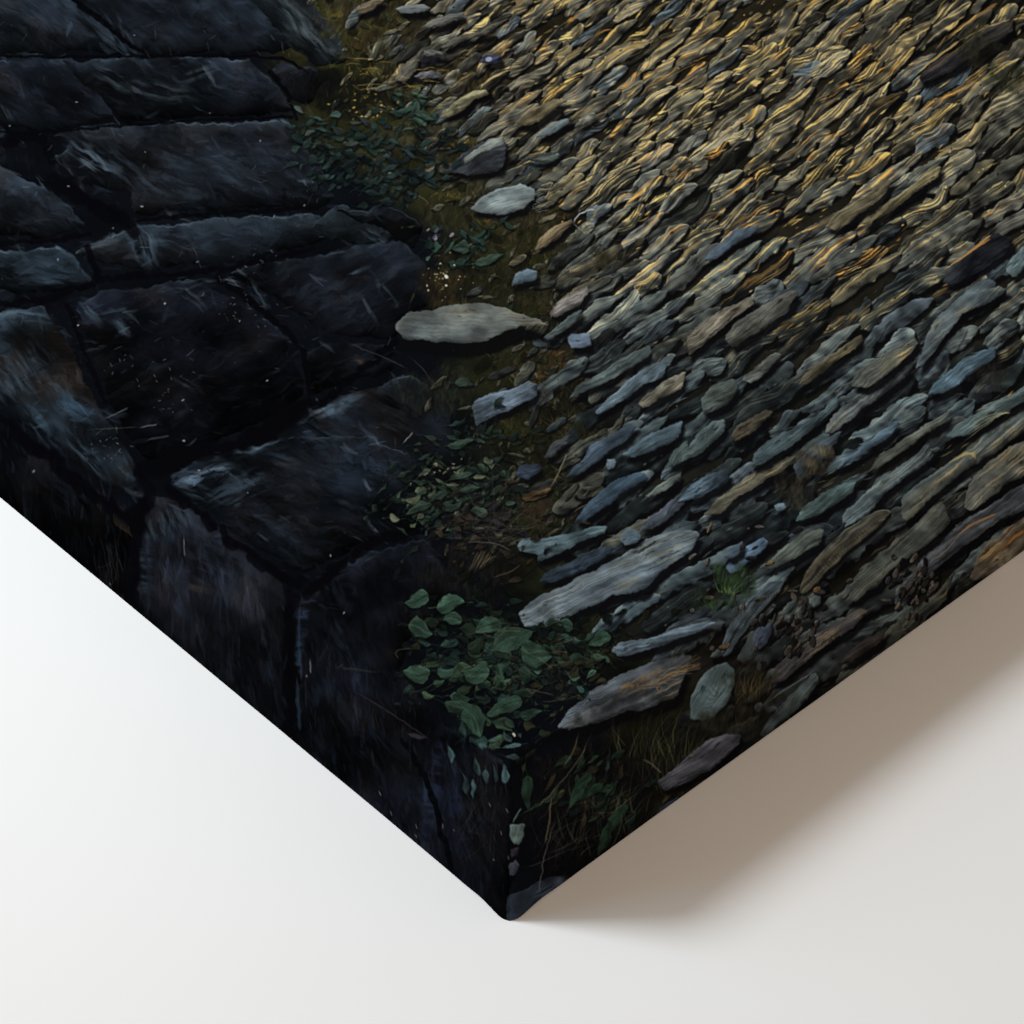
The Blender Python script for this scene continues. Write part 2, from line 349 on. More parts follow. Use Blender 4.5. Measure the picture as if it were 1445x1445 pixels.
    for a in [(170, 60, 70, 20, .75, (66, 80, 92), .55, 1), (60, 30, 60, 26, .7, (44, 52, 62), .6, 2), (160, 110, 40, 14, .5, (96, 110, 118), .6, 3), (225, 128, 60, 16, .2, (64, 78, 84), .55, 4), (270, 108, 50, 9, -.3, (70, 84, 90), .5, 5),
              (130, 225, 48, 20, .55, (92, 106, 120), .65, 6), (185, 245, 60, 20, .7, (60, 72, 84), .5, 7), (95, 245, 40, 10, .9, (86, 92, 104), .55, 8), (200, 345, 40, 22, 1.1, (74, 92, 106), .7, 9), (245, 340, 60, 14, .2, (62, 78, 92), .55, 10), (140, 345, 36, 8, -.35, (84, 96, 104), .6, 11),
              (60, 385, 70, 18, .1, (58, 74, 88), .55, 12), (20, 445, 60, 10, .1, (92, 112, 124), .6, 13), (130, 440, 26, 14, .9, (70, 88, 100), .55, 14), (270, 405, 60, 9, -.1, (72, 88, 100), .65, 15), (25, 530, 34, 60, .9, (58, 70, 80), .6, 16), (60, 605, 50, 16, .9, (60, 76, 88), .6, 17), (110, 575, 34, 16, .5, (54, 74, 94), .55, 18), (118, 640, 60, 12, .85, (64, 82, 94), .65, 19),
              (290, 668, 50, 11, -.35, (112, 132, 152), .75, 20), (375, 628, 60, 6, -.2, (96, 116, 134), .75, 21), (335, 695, 56, 26, -.4, (60, 78, 92), .6, 22), (275, 690, 30, 12, .5, (82, 104, 118), .55, 23), (470, 575, 60, 8, -.45, (90, 112, 128), .7, 24), (450, 620, 40, 30, .6, (44, 56, 68), .6, 25), (240, 740, 26, 46, 1.2, (58, 72, 84), .6, 26), (205, 800, 16, 60, 0, (50, 64, 74), .55, 27),
              (300, 790, 50, 60, .4, (44, 48, 58), .5, 28), (420, 940, 8, 60, .05, (56, 74, 90), .55, 29), (428, 860, 10, 50, .1, (50, 64, 84), .6, 30), (500, 800, 50, 14, -.35, (48, 58, 70), .6, 31), (445, 848, 46, 6, .3, (64, 80, 96), .55, 32), (415, 25, 60, 16, .95, (86, 98, 102), .6, 33), (455, 60, 40, 12, .8, (94, 104, 108), .55, 34), (610, 1120, 14, 90, .15, (36, 46, 70), .6, 35), (520, 1030, 60, 14, .7, (26, 32, 48), .5, 36),
              (560, 580, 40, 50, .5, (36, 42, 48), .5, 37), (330, 240, 90, 30, .4, (40, 47, 56), .55, 38), (420, 230, 40, 30, .8, (38, 44, 52), .5, 39), (90, 690, 60, 30, .8, (18, 22, 30), .6, 40), (280, 830, 20, 10, .3, (66, 54, 44), .5, 41), (175, 735, 10, 22, .1, (58, 48, 40), .4, 42), (505, 515, 12, 12, .5, (96, 70, 36), .6, 43), (640, 1150, 10, 60, .1, (30, 38, 64), .5, 44)]:
        g(a[0], a[1], a[2]*1.05, a[3]*1.15, a[4], a[5], a[6]*.85, seed=a[7], gate=.40)
    for i in range(70):
        x, y = r.uniform(-20, 560), r.uniform(-20, 800)
        if (x > 395+.30*y and y < 330) or y > 560+.7*x: continue
        glaze(x, y, r.uniform(12, 34), r.uniform(4, 11), (.6 if y < 330 else .2)+r.normal()*.5, np.array([(74, 90, 102), (58, 70, 80), (88, 98, 104), (50, 60, 70)][i % 4]), r.uniform(.3, .6), seed=int(r.integers(200)), gate=.46, hard=7.)
    # flat dabs that build up the stone faces
    def wall_pt(q):
        x = q.uniform(-60, 610); y = q.uniform(-60, 830)
        return None if (x > 395+.30*y and y < 330) or (x > 560 and y < 700) or y > 565+.72*x else (x, y)
    def wall_c(x, y, q):
        A0 = A[min(max(int(y)-AY0, 0), AH-1), min(max(int(x)-AX0, 0), AW-1)]
        t = q.random(); k = .55+1.0*q.random()
        return A0*k+np.array([(4, 6, 9), (7, 6, 6), (2, 3, 4), (6, 9, 12)][int(q.integers(4))])*(t > .35)
    dabs(2300, wall_pt, wall_c, (1.5, 7.), (8, 34), lambda x, y, q: (.55 if y < 330 else .1)+q.normal()*.55, (.25, .6), 301)
    dabs(190, wall_pt, lambda x, y, q: np.array([(66, 78, 88), (50, 60, 70), (84, 92, 98), (58, 52, 48)][int(q.integers(4))])*q.uniform(.6, 1.1), (.9, 2.2), (4, 20), lambda x, y, q: (.6 if y < 330 else -.2)+q.normal()*.5, (.15, .45), 302)
    def side_pt(q):
        x = q.uniform(-30, 715); y = 575+.70*x+q.uniform(5, 215); return x, y
    dabs(900, side_pt, wall_c, (1.5, 6.), (12, 48), lambda x, y, q: 1.45+.1*np.sin(x/90)+q.normal()*.16, (.25, .6), 303)
    dabs(120, side_pt, lambda x, y, q: np.array([(44, 52, 64), (40, 38, 42), (34, 44, 56), (54, 46, 42)][int(q.integers(4))])*q.uniform(.6, 1.1), (.9, 2.4), (8, 30), lambda x, y, q: 1.45+q.normal()*.14, (.15, .45), 304)
    # the joints between blocks, run in with dark paint
    for P, w_ in [([(-60, 78), (90, 80), (200, 79), (345, 79), (400, 82), (436, 104)], 6), ([(-60, 187), (80, 186), (170, 177), (300, 169), (412, 165)], 6), ([(0, 196), (60, 196), (76, 226)], 20), ([(70, 250), (110, 278), (165, 302), (180, 318)], 26), ([(190, 312), (320, 299), (450, 294)], 8), ([(-40, 344), (60, 341), (126, 330)], 10), ([(126, 350), (140, 395), (60, 424), (-40, 432)], 13), ([(140, 395), (240, 388), (330, 378), (440, 352)], 12), ([(300, 388), (340, 414), (402, 466)], 12), ([(402, 466), (430, 494), (436, 556)], 10), ([(95, 430), (120, 500), (150, 570)], 9), ([(205, 660), (300, 636), (372, 610), (432, 560)], 30), ([(195, 670), (210, 690), (196, 740)], 24), ([(240, 690), (300, 740), (330, 770), (410, 820), (440, 830)], 17), ([(436, 838), (470, 806), (520, 770), (600, 748)], 17), ([(412, 836), (408, 920), (412, 1050)], 22), ([(560, 480), (470, 560), (440, 575)], 14), ([(90, -10), (150, 34), (204, 78)], 10), ([(380, 100), (410, 140), (420, 168)], 8), ([(196, 735), (186, 800), (178, 850)], 30), ([(0, 590), (70, 648), (150, 712), (186, 740)], 22), ([(570, 1040), (610, 1120), (640, 1230)], 12)]:
        P = np.array(P, float)
        for k in range(len(P)-1):
            a, b = P[k], P[k+1]; n = max(int(np.hypot(*(b-a))/14), 1)
            for j in range(n):
                p = a+(b-a)*j/n; q = a+(b-a)*(j+1)/n
                p = p+r.normal(size=2)*w_*.16; q = q+r.normal(size=2)*w_*.16
                stroke([p, q], w_*.72*(.6+.7*r.random()), (6, 6, 9), .85, (.01, .01), soft=max(w_*.18, 1.2))
    # flicks of light on the wall
    for i in range(130):
        x, y = r.uniform(-20, 560), r.uniform(0, 1000)
        if y > 560+.7*x+ (60 if i % 3 else -20): continue
        th = r.normal()*.5+(.9 if i % 2 else -.4); l = abs(r.normal())*9+2
        c = [(88, 96, 104), (112, 106, 98), (70, 84, 98), (96, 80, 62)][i % 4]
        stroke([(x, y), (x+np.cos(th)*l, y+np.sin(th)*l)], .9, c, .25+.35*r.random())
    for x, y, s in [(190, 49, 1.3), (108, 144, 1.3), (296, 160, 1.2), (367, 199, 1.5), (97, 262, 1.5), (200, 291, 2), (441, 256, 1.3), (450, 258, 1.2), (457, 252, 1.1), (279, 369, 1.2), (110, 459, 2), (233, 428, 2), (338, 452, 1.2), (376, 537, 1.5), (259, 622, 2.), (258, 565, 1.5), (282, 664, 1.5), (350, 695, 1.2), (48, 665, 1.6), (155, 824, 1.1), (466, 784, 1.5), (485, 865, 1.6), (432, 954, 1.2), (697, 1213, 1.3), (82, 366, 1.5), (14, 178, 1.6), (641, 1171, .9), (640, 494, 1.2), (638, 654, 1.3), (725, 617, 2.2), (205, 215, 1.2), (430, 290, 1.3), (387, 305, 1.1), (160, 322, 1.4)]:
        dot(x, y, s*.52, (160, 164, 166), .8, -.7+r.normal()*.5, 1.2+1.3*r.random())
    for cx, cy, n, sp in [(345, 440, 22, 22), (150, 625, 22, 18), (235, 560, 16, 26), (165, 515, 7, 12), (365, 375, 10, 14), (245, 535, 8, 20)]:
        for i in range(n):
            x, y = cx+r.normal()*sp, cy+r.normal()*sp*.7; th = r.uniform(-1.2, 1.2); l = r.uniform(2, 7)
            stroke([(x, y), (x+np.cos(th)*l, y+np.sin(th)*l)], .9, (130, 130, 122), r.uniform(.3, .8))
    stroke([(145, 592), (160, 585), (182, 575)], 1.2, (110, 112, 112), .7); stroke([(195, 604), (222, 598)], 1.4, (96, 100, 106), .8); stroke([(205, 622), (240, 615)], 3, (50, 54, 60), .7); stroke([(118, 608), (160, 604), (196, 602)], 1, (92, 94, 96), .5)
    for i in range(12): stroke([(335+r.normal()*9, 402+r.normal()*5), (322+r.normal()*9, 396+r.normal()*4)], 1, (104, 114, 120), .35)
    for i in range(9): stroke([(160+i*2.6, 722+i*2), (158+i*3, 735+i*2), (164+i*3, 742+i*2)], 1.2, (84, 66, 50), .4)
    for i in range(12): stroke([(130+r.random()*40, 740+r.random()*80), (128+r.random()*40, 800+r.random()*40)], 1, (52, 46, 42), .45)
    stroke([(490, 970), (560, 1010), (608, 1045)], 1.4, (54, 50, 56), .7); stroke([(480, 478), (545, 505), (575, 520)], 1.2, (64, 64, 66), .6)
    stroke([(575, 500), (610, 530), (640, 580)], 1.6, (60, 58, 56), .6)
    stroke([(424, 850), (420, 910), (426, 960)], 3, (42, 54, 72), .5); stroke([(420, 955), (418, 985), (424, 1030)], 5, (46, 60, 74), .45); stroke([(437, 930), (438, 950)], 1.2, (140, 140, 138), .8)
    stroke([(259, 755), (261, 785)], 1.2, (120, 122, 126), .8)
    for i in range(70):                           # drips pulled down over the wrapped edge
        x = r.uniform(10, 700); y0 = 560+.72*x+r.uniform(10, 120); l = r.uniform(10, 50)
        stroke([(x, y0), (x+r.normal()*4, y0+l)], r.uniform(1, 4), [(24, 28, 36), (34, 32, 34), (18, 24, 38), (8, 9, 12)][i % 4], .45)

    # ------------------------------------------------ the mossy verge
    for a in [(520, 30, 60, 34, (80, 74, 32), .9, 1), (575, 60, 60, 40, (70, 60, 30), .8, 2), (545, 70, 60, 26, (56, 48, 26), .7, 3), (640, 45, 70, 30, (66, 54, 28), .7, 4), (480, 20, 40, 26, (66, 64, 40), .7, 5), (660, 110, 70, 40, (64, 56, 26), .8, 6), (490, 132, 64, 34, (20, 20, 15), .9, 71), (450, 112, 40, 22, (18, 18, 16), .85, 72), (560, 128, 50, 26, (26, 25, 16), .75, 73), (600, 205, 60, 24, (24, 25, 18), .75, 74), (665, 175, 56, 30, (66, 60, 30), .8, 7), (740, 225, 50, 40, (88, 76, 38), .85, 8), (690, 270, 60, 36, (60, 56, 28), .8, 9), (775, 285, 60, 34, (66, 54, 28), .8, 10), (720, 330, 60, 44, (50, 46, 24), .8, 11), (640, 300, 44, 40, (48, 46, 26), .7, 12), (660, 390, 60, 44, (40, 38, 22), .75, 13), (720, 400, 50, 30, (42, 40, 22), .7, 14), (620, 400, 30, 40, (56, 46, 22), .6, 15), (770, 515, 44, 40, (84, 62, 28), .85, 16), (745, 500, 60, 30, (50, 48, 26), .7, 17), (725, 605, 40, 34, (58, 56, 22), .85, 18), (640, 545, 40, 34, (44, 46, 28), .7, 19), (810, 620, 34, 26, (64, 58, 26), .7, 20), (750, 590, 50, 40, (38, 36, 20), .7, 21), (700, 690, 70, 50, (24, 24, 20), .7, 22), (660, 810, 70, 60, (30, 29, 22), .7, 23), (800, 460, 60, 26, (38, 36, 24), .7, 24), (610, 560, 40, 40, (42, 44, 30), .6, 25), (820, 700, 60, 40, (36, 30, 24), .6, 26), (760, 720, 40, 26, (66, 48, 30), .5, 27)]:
        moss(a[0], a[1], a[2], a[3], np.array(a[4])*.92, a[5], a[6])
    for i in range(420):                          # fine grass of the verge
        y = r.uniform(-60, 640); x = verge_x(y)+r.normal()*55-55
        if x < 430+.22*y: continue
        c = [(98, 88, 44), (74, 70, 36), (56, 54, 30), (116, 98, 52)][i % 4]; k = 1-.4*np.clip((y-200)/400, 0, 1)
        th = r.normal()*.6-1.1; l = r.uniform(6, 20)
        stroke([(x, y), (x+np.cos(th)*l*.5, y+np.sin(th)*l*.6), (x+np.cos(th)*l+r.normal()*3, y+np.sin(th)*l*.9)], 1., np.array(c)*k, .3+.3*r.random(), (.1, .8))
    for a in [(480, 10, 40, 26, .7, 1), (520, 15, 30, 24, .7, 2), (530, 90, 26, 26, .6, 3), (660, 190, 40, 34, .5, 4), (700, 180, 30, 26, .6, 5), (735, 235, 40, 34, .7, 6), (745, 215, 30, 30, .6, 7), (640, 265, 24, 20, .6, 8), (780, 545, 46, 34, .35, 9), (745, 520, 30, 36, .7, 10), (650, 420, 26, 26, .7, 11), (690, 300, 26, 24, .7, 12)]:
        tuft(a[0], a[1]+14, int(a[2]*1.5), a[3]*.95, a[4], [(112, 100, 52), (84, 78, 40), (60, 56, 30), (130, 112, 62)] if a[1] < 300 else [(96, 72, 36), (70, 62, 32), (112, 94, 60)], 40+a[5], w=1.2, a=.55)

    def verge_pt(q):
        y = q.uniform(-80, 820); x = verge_x(y)-30+q.normal()*52
        return None if x < 425+.24*y or x > verge_x(y)+45 else (x, y)
    def verge_c(x, y, q):
        A0 = A[min(max(int(y)-AY0, 0), AH-1), min(max(int(x)-AX0, 0), AW-1)]
        return A0*q.uniform(.35, 1.5)+np.array([(12, 11, 3), (8, 9, 5), (3, 6, 6), (0, 0, 0)][int(q.integers(4))])
    dabs(260, verge_pt, lambda x, y, q: np.array([(78, 78, 40), (62, 68, 36), (92, 84, 46), (56, 60, 40)][int(q.integers(4))])*(1-.4*np.clip((y-220)/380, 0, 1))*q.uniform(.6, 1.1), (1., 2.4), (6, 20), lambda x, y, q: -1.2+q.normal()*.5, (.3, .7), 306)
    dabs(1500, verge_pt, verge_c, (1., 4.), (4, 18), lambda x, y, q: -1.0+q.normal()*.7, (.4, .8), 305)
    for i in range(430):                          # litter of the verge: chips, stalks, dead leaves
        y = r.uniform(-60, 800); x = verge_x(y)-25+r.normal()*58-.02*y
        if x < 440+.20*y: continue
        k = r.random(); dim = 1-.35*np.clip((y-250)/400, 0, 1)
        if k < .40: cobble(x, y, r.uniform(9, 30), r.uniform(4, 9), flow(x, y)+r.normal()*.5, np.array((98, 98, 84))*dim, np.array((60, 58, 46))*dim, np.array((26, 25, 20))*dim, int(r.integers(700)), gold=.5*(y < 200)*r.random(), shade=.7)
        elif k < .62: dot(x, y, r.uniform(3, 9), (14, 14, 11), .55, r.normal(), r.uniform(1, 2.4))
        elif k < .85: leaf(x, y, r.uniform(8, 20), r.uniform(3, 8), r.uniform(-1.3, .8), np.array([(58, 66, 44), (74, 70, 40), (44, 58, 48), (80, 62, 38)][i % 4])*dim, i, vein=False, dark=.5)
        else: stroke([(x, y), (x+r.normal()*9, y-r.random()*9), (x+r.normal()*20, y-r.random()*16)], 1.1, np.array((126, 112, 72))*dim, .6)
    # ------------------------------------------------ the cobbles
    cand = np.random.default_rng(77)
    th0 = math.radians(35); cs, sn = math.cos(th0), math.sin(th0)
    px, py, pl, ph = [], [], [], []
    pc = 60.
    while pc < 1790:                              # rows that climb to the right, wider toward the bottom
        h = 13.5+13.5*np.clip((pc-420)/850, -.1, 1.1)**1.1 if pc > 420 else 13.
        q = -950+cand.uniform(0, 80)
        while q < 1750:
            L = h*4.1*(.55+.95*cand.random()**1.2)
            qc = q+L*.5
            wob = 9*(vn(np.float32(qc/150), np.float32(pc/130), 5)-.5)*2
            b = pc+wob+cand.normal()*h*.14
            x, y = qc*cs+b*sn, b*cs-qc*sn
            q += L*(.86+.12*cand.random())
            if not (AX0-40 < x < AX0+AW+40 and AY0-40 < y < 1330): continue
            if x < verge_x(y)+8+(vn(np.float32(x/40), np.float32(y/34), 4)-.5)*110*(1 if y < 640 else .3): continue
            if y > 1303-.70*(x-718)+50 or (y > 1070 and x < 1000) or cand.random() < .035: continue
            px.append(x); py.append(y); pl.append(L); ph.append(h)
        pc += h*.98
    px, py, pl, ph = map(np.array, (px, py, pl, ph)); n = len(px)
    order = np.argsort(py[:n]+.25*px[:n])
    rr = np.random.default_rng(8)
    for i in order:
        x, y, L = px[i], py[i], pl[i]
        g0 = np.clip(1.15-np.hypot((x-1010)/520, (y-60)/330)*.9, 0, 1)+.42*np.exp(-((x-1150)/230)**2-((y-370)/150)**2)+.20*np.exp(-((x-1400)/150)**2-((y-560)/170)**2)+.25*np.clip((x-1250)/400, 0, 1)*np.clip(1-(y-150)/700, 0, 1)
        g0 = g0*np.clip((x-verge_x(y))/120+.25, 0, 1)
        gold = np.clip(g0*1.5, 0, 1)*(rr.random() < .45+.55*g0)*(.5+.5*rr.random())
        cool = np.clip((y-170)/420, 0, 1)*.8+.2*rr.random()
        top = np.array((130, 123, 100))*(1-cool)+np.array((100, 116, 120))*cool
        mid = np.array((76, 73, 63))*(1-cool)+np.array((61, 73, 78))*cool
        low = np.array((31, 30, 27))*(1-cool)+np.array((26, 30, 35))*cool
        ty = rr.random()
        if ty < .12: mid = np.array((53, 60, 64)); top = np.array((88, 100, 106)); gold *= .4
        elif ty < .22: mid = mid*.6+np.array((84, 74, 52))*.4; top = top*.6+np.array((132, 114, 76))*.4
        elif ty < .40+.14*np.clip((y-350)/300, 0, 1): mid = mid*.5; top = top*.55; low = low*.65
        elif ty < .47: mid = np.array((88, 88, 82))*(1-.15*cool); top = np.array((122, 122, 112))*(1-.1*cool)
        b = (.78+.52*rr.random())*(1-.20*np.clip((y-480)/350, 0, 1))
        fy = np.clip((y-240)/260, 0, 1)
        cobble(x, y, L*1.10, ph[i]*(.80+.42*rr.random()), flow(x, y)*.5-th0*.5+rr.normal()*.055, top*b, mid*b, low*b, int(rr.integers(800)), gold=gold, bend=rr.normal()*.14, s_bend=rr.normal()*.17, rag=.6+.7*rr.random(), streak=(.65+.6*rr.random())*(1-.30*fy)*(.35 if rr.random() < .22 else 1), shade=.92, deep=fy*rr.uniform(.4, 1.2), rimk=.7-.45*fy,
               goldc=[(200, 160, 84), (216, 182, 104), (172, 152, 104), (204, 146, 68)][int(rr.integers(4))])
    for i in range(150):
        y = rr.uniform(-40, 700); x = verge_x(y)+rr.normal()*38-12
        k = rr.random()
        if k < .45:
            c = np.array([(66, 68, 60), (58, 66, 70), (78, 74, 60), (44, 46, 44)][i % 4])*(1-.25*np.clip((y-300)/300, 0, 1)); L = rr.uniform(18, 46)
            cobble(x, y, L, L*rr.uniform(.22, .4), flow(x, y)+rr.normal()*.3, c*1.45, c, c*.45, int(rr.integers(700)), gold=.6*(y < 260)*rr.random(), shade=.9, streak=.7)
        elif k < .75: moss(x, y, rr.uniform(12, 30), rr.uniform(8, 18), np.array((62, 58, 32))*(1-.5*np.clip((y-200)/400, 0, 1)), .75, i)
        else: tuft(x, y+8, 12, rr.uniform(14, 30), .6, [(96, 90, 50), (64, 64, 38), (48, 50, 32)] if y < 320 else [(58, 58, 38), (44, 46, 34), (76, 66, 44)], 500+i, w=1.2, a=.6)
    # grit and dark gaps between them
    for i in range(1500):
        x, y = rr.uniform(520, 1800), rr.uniform(-200, 1100)
        if x < verge_x(y)-30: continue
        k = rr.random()
        dot(x, y, rr.uniform(.5, 1.5), (14, 13, 14) if k < .72 else ((74, 78, 80) if k < .9 else (100, 92, 72)), .7, flow(x, y), rr.uniform(1, 2.2))
    # loose gilt brush lines following the rows
    for i in range(1500):
        x, y = rr.uniform(560, 1900), rr.uniform(-250, 640)
        if x < verge_x(y)+10: continue
        g0 = np.clip(1.15-np.hypot((x-1000)/520, (y-50)/320)*.9, 0, 1)+.45*np.exp(-((x-1180)/220)**2-((y-370)/140)**2)+.16*np.clip((x-1200)/400, 0, 1)
        if rr.random() > g0*.85*np.clip((vn(x/26, y/22, 6)-.33)*4, 0, 1): continue
        th = flow(x, y)+rr.normal()*.2; l = rr.uniform(8, 46); w_ = rr.uniform(.9, 2.5)
        b = rr.normal()*l*.16; ca, sa = np.cos(th), np.sin(th)
        c = np.array([(196, 160, 88), (214, 180, 104), (168, 138, 80), (146, 138, 110), (206, 148, 66)][i % 5])*rr.uniform(.65, 1.05)
        stroke([(x-ca*l/2, y-sa*l/2), (x-sa*b, y+ca*b), (x+ca*l/2, y+sa*l/2)], w_, c, rr.uniform(.45, .95), (.4, .4))
    for i in range(420):                          # small bright glints where the gilt catches
        x, y = rr.normal()*230+1080, rr.normal()*150+140
        if x < verge_x(y)+20 or y > 520: continue
        th = flow(x, y)+rr.normal()*.25; l = rr.uniform(3, 15); ca, sa = np.cos(th), np.sin(th)
        stroke([(x, y), (x+ca*l, y+sa*l)], rr.uniform(.9, 2.1), np.array([(236, 204, 128), (222, 178, 92), (226, 208, 160)][i % 3])*rr.uniform(.75, 1.), rr.uniform(.5, .95), (.3, .5))
    for i in range(900):                          # grey-olive hair lines
        x, y = rr.uniform(600, 1900), rr.uniform(-200, 760)
        if x < verge_x(y)+10: continue
        th = flow(x, y)+rr.normal()*.22; l = rr.uniform(8, 36); b = rr.normal()*l*.2; ca, sa = np.cos(th), np.sin(th)
        c = [(122, 116, 94), (30, 28, 26), (98, 104, 104), (20, 20, 22), (140, 128, 96)][i % 5]
        stroke([(x-ca*l/2, y-sa*l/2), (x-sa*b, y+ca*b), (x+ca*l/2, y+sa*l/2)], rr.uniform(.7, 1.5), c, rr.uniform(.3, .7), (.4, .4))

    for i in range(520):                          # cool wet glints on the nearer stones
        x, y = rr.uniform(760, 1500), rr.uniform(330, 980)
        if x < verge_x(y)+10 or y > 1290-.7*(x-718) or vn(np.float32(x/30), np.float32(y/26), 2) < .42: continue
        th = flow(x, y)+rr.normal()*.15; l = rr.uniform(6, 34); b = rr.normal()*l*.14; ca, sa = np.cos(th), np.sin(th)
        stroke([(x-ca*l/2, y-sa*l/2), (x-sa*b, y+ca*b), (x+ca*l/2, y+sa*l/2)], rr.uniform(1., 3.2), np.array([(104, 120, 128), (92, 108, 114), (122, 130, 128), (118, 108, 80)][i % 4])*rr.uniform(.75, 1.1), rr.uniform(.25, .6), (.4, .4))
    # dark long slabs at the right
    S = slab; Z3 = lambda p: z(p, 960, 0, 2.98)
    S(Z3([(1000, 330), (1050, 270), (1200, 180), (1340, 90), (1400, 100), (1400, 130), (1250, 230), (1120, 310), (1020, 360)]), (46, 45, 48), 201, top=(72, 68, 62), low=(24, 23, 26), gold=.2)
    stroke(Z3([(985, 320), (1060, 250), (1170, 175)]), 3.4, (178, 152, 100), .85); stroke(Z3([(1160, 180), (1260, 120), (1385, 84)]), 2.2, (168, 148, 108), .8); stroke(Z3([(1005, 330), (1090, 262), (1200, 180)]), 1.4, (120, 90, 50), .7)
    stroke(Z3([(1120, 160), (1200, 95), (1330, 15)]), 5, (150, 116, 72), .75); stroke(Z3([(1125, 165), (1190, 110), (1250, 60)]), 1.6, (212, 180, 110), .9)
    S(Z3([(1100, 1185), (1140, 1110), (1240, 1040), (1330, 975), (1400, 1000), (1390, 1050), (1260, 1140), (1150, 1200)]), (38, 41, 46), 202, top=(58, 62, 66), low=(17, 18, 22))
    stroke(Z3([(1110, 1135), (1200, 1075), (1308, 985)]), 3.4, (176, 140, 86), .9); stroke(Z3([(1190, 1075), (1250, 1035), (1308, 1002)]), 2, (196, 126, 62), .8)
    S(Z3([(1030, 1440), (1060, 1370), (1130, 1290), (1240, 1190), (1300, 1170), (1330, 1190), (1240, 1280), (1150, 1340), (1080, 1440), (1040, 1500)]), (86, 98, 104), 203, gold=.35, streak=.6)
    S(Z3([(1080, 1330), (1200, 1250), (1330, 1200), (1385, 1220), (1300, 1270), (1200, 1310), (1110, 1420), (1040, 1520), (990, 1560), (1010, 1480)]), (84, 94, 98), 204, gold=.7, streak=.6, goldside=.6)
    S(Z3([(1370, 1140), (1390, 1080), (1445, 1040), (1460, 1060), (1460, 1120), (1400, 1170)]), (92, 108, 110), 205)
    S(Z3([(100, 1095), (130, 1050), (220, 975), (330, 940), (300, 985), (200, 1050), (140, 1095)]), (84, 98, 110), 206, streak=.5)
    S(Z3([(20, 1430), (100, 1350), (200, 1290), (320, 1240), (310, 1280), (200, 1360), (110, 1440), (40, 1500)]), (98, 94, 84), 207, gold=.3)
    S(Z3([(190, 1420), (230, 1360), (360, 1270), (480, 1220), (500, 1240), (440, 1320), (330, 1400), (220, 1470)]), (82, 82, 76), 208)
    S(Z3([(760, 940), (800, 890), (900, 830), (1000, 760), (1050, 700), (1100, 700), (1080, 750), (980, 820), (900, 880), (800, 940)]), (116, 108, 82), 209, gold=.4)
    S(Z3([(610, 960), (650, 900), (760, 830), (850, 760), (900, 750), (850, 830), (740, 920), (660, 970)]), (104, 98, 78), 210, gold=.4)
    # ------------------------------------------------ named stones of the verge and the lower path
    Z2 = lambda p: z(p, 480, 0, 3.01)
    S(Z2([(235, 1375), (290, 1330), (400, 1312), (520, 1287), (620, 1285), (760, 1330), (850, 1362), (888, 1386), (780, 1384), (700, 1412), (640, 1440), (560, 1462), (420, 1455), (270, 1440), (232, 1405)]), (90, 95, 92), 301, low=(62, 70, 73), top=(104, 106, 98), sh=(6, 20), ang=.05, gold=.45, goldc=(140, 118, 82), goldside=.8, streak=.35)
    glaze(590, 466, 26, 12, .1, (112, 126, 130), .7, 61)
    S(Z2([(545, 890), (600, 842), (680, 802), (760, 780), (830, 800), (820, 850), (780, 890), (680, 917), (610, 905)]), (112, 122, 122), 302, low=(84, 90, 88), sh=(4, 9), streak=.7)
    S(Z2([(450, 725), (520, 650), (600, 600), (690, 578), (705, 640), (690, 720), (600, 745), (500, 735)]), (58, 61, 66), 303)
    S(Z2([(480, 705), (560, 645), (640, 586), (692, 578), (690, 612), (600, 652), (530, 700)]), (118, 124, 118), 304, shade=0, streak=.6)
    S(Z2([(415, 500), (480, 440), (560, 388), (618, 374), (632, 400), (560, 430), (520, 470), (450, 502)]), (130, 126, 98), 305, low=(104, 100, 76), sh=(8, 6), shade=1)
    S(Z2([(228, 335), (290, 260), (352, 208), (345, 250), (300, 335), (262, 348)]), (84, 82, 74), 306); S(Z2([(350, 208), (455, 225), (440, 246), (362, 238)]), (96, 96, 92), 307); S(Z2([(352, 236), (430, 246), (400, 285), (335, 300)]), (34, 34, 40), 338, shade=0); S(Z2([(308, 325), (350, 308), (430, 310), (440, 332), (350, 340)]), (104, 106, 112), 308)
    S(Z2([(330, 125), (400, 88), (520, 45), (528, 80), (430, 112)]), (96, 96, 92), 309); S(Z2([(240, 40), (270, 22), (350, 18), (385, 34), (350, 56), (262, 56)]), (122, 128, 128), 310, streak=.4); S(Z2([(60, 45), (100, 15), (160, -10), (190, 0), (140, 40), (90, 60)]), (104, 94, 76), 311)
    S(Z2([(420, 205), (470, 165), (560, 140), (640, 130), (630, 150), (540, 165), (470, 200)]), (92, 90, 80), 312); S(Z2([(590, 265), (620, 235), (680, 232), (690, 262), (640, 275)]), (66, 68, 90), 313); S(Z2([(650, 230), (690, 185), (745, 168), (720, 190), (680, 225)]), (150, 122, 78), 314)
    S(Z2([(820, 1060), (840, 1010), (905, 960), (982, 928), (990, 950), (940, 1000), (880, 1042)]), (100, 88, 68), 315, sh=(5, 6)); stroke(Z2([(992, 955), (1000, 890), (1084, 890)]), 1.8, (172, 178, 178), .9); stroke(Z2([(990, 945), (1015, 965), (1040, 995)]), 1.3, (120, 116, 100), .8)
    S(Z2([(720, 1218), (740, 1160), (800, 1144), (838, 1150), (830, 1186), (762, 1206)]), (86, 102, 112), 316, streak=.5); S(Z2([(890, 1332), (920, 1280), (1050, 1214), (1060, 1240), (1020, 1290), (920, 1350)]), (104, 100, 96), 317)
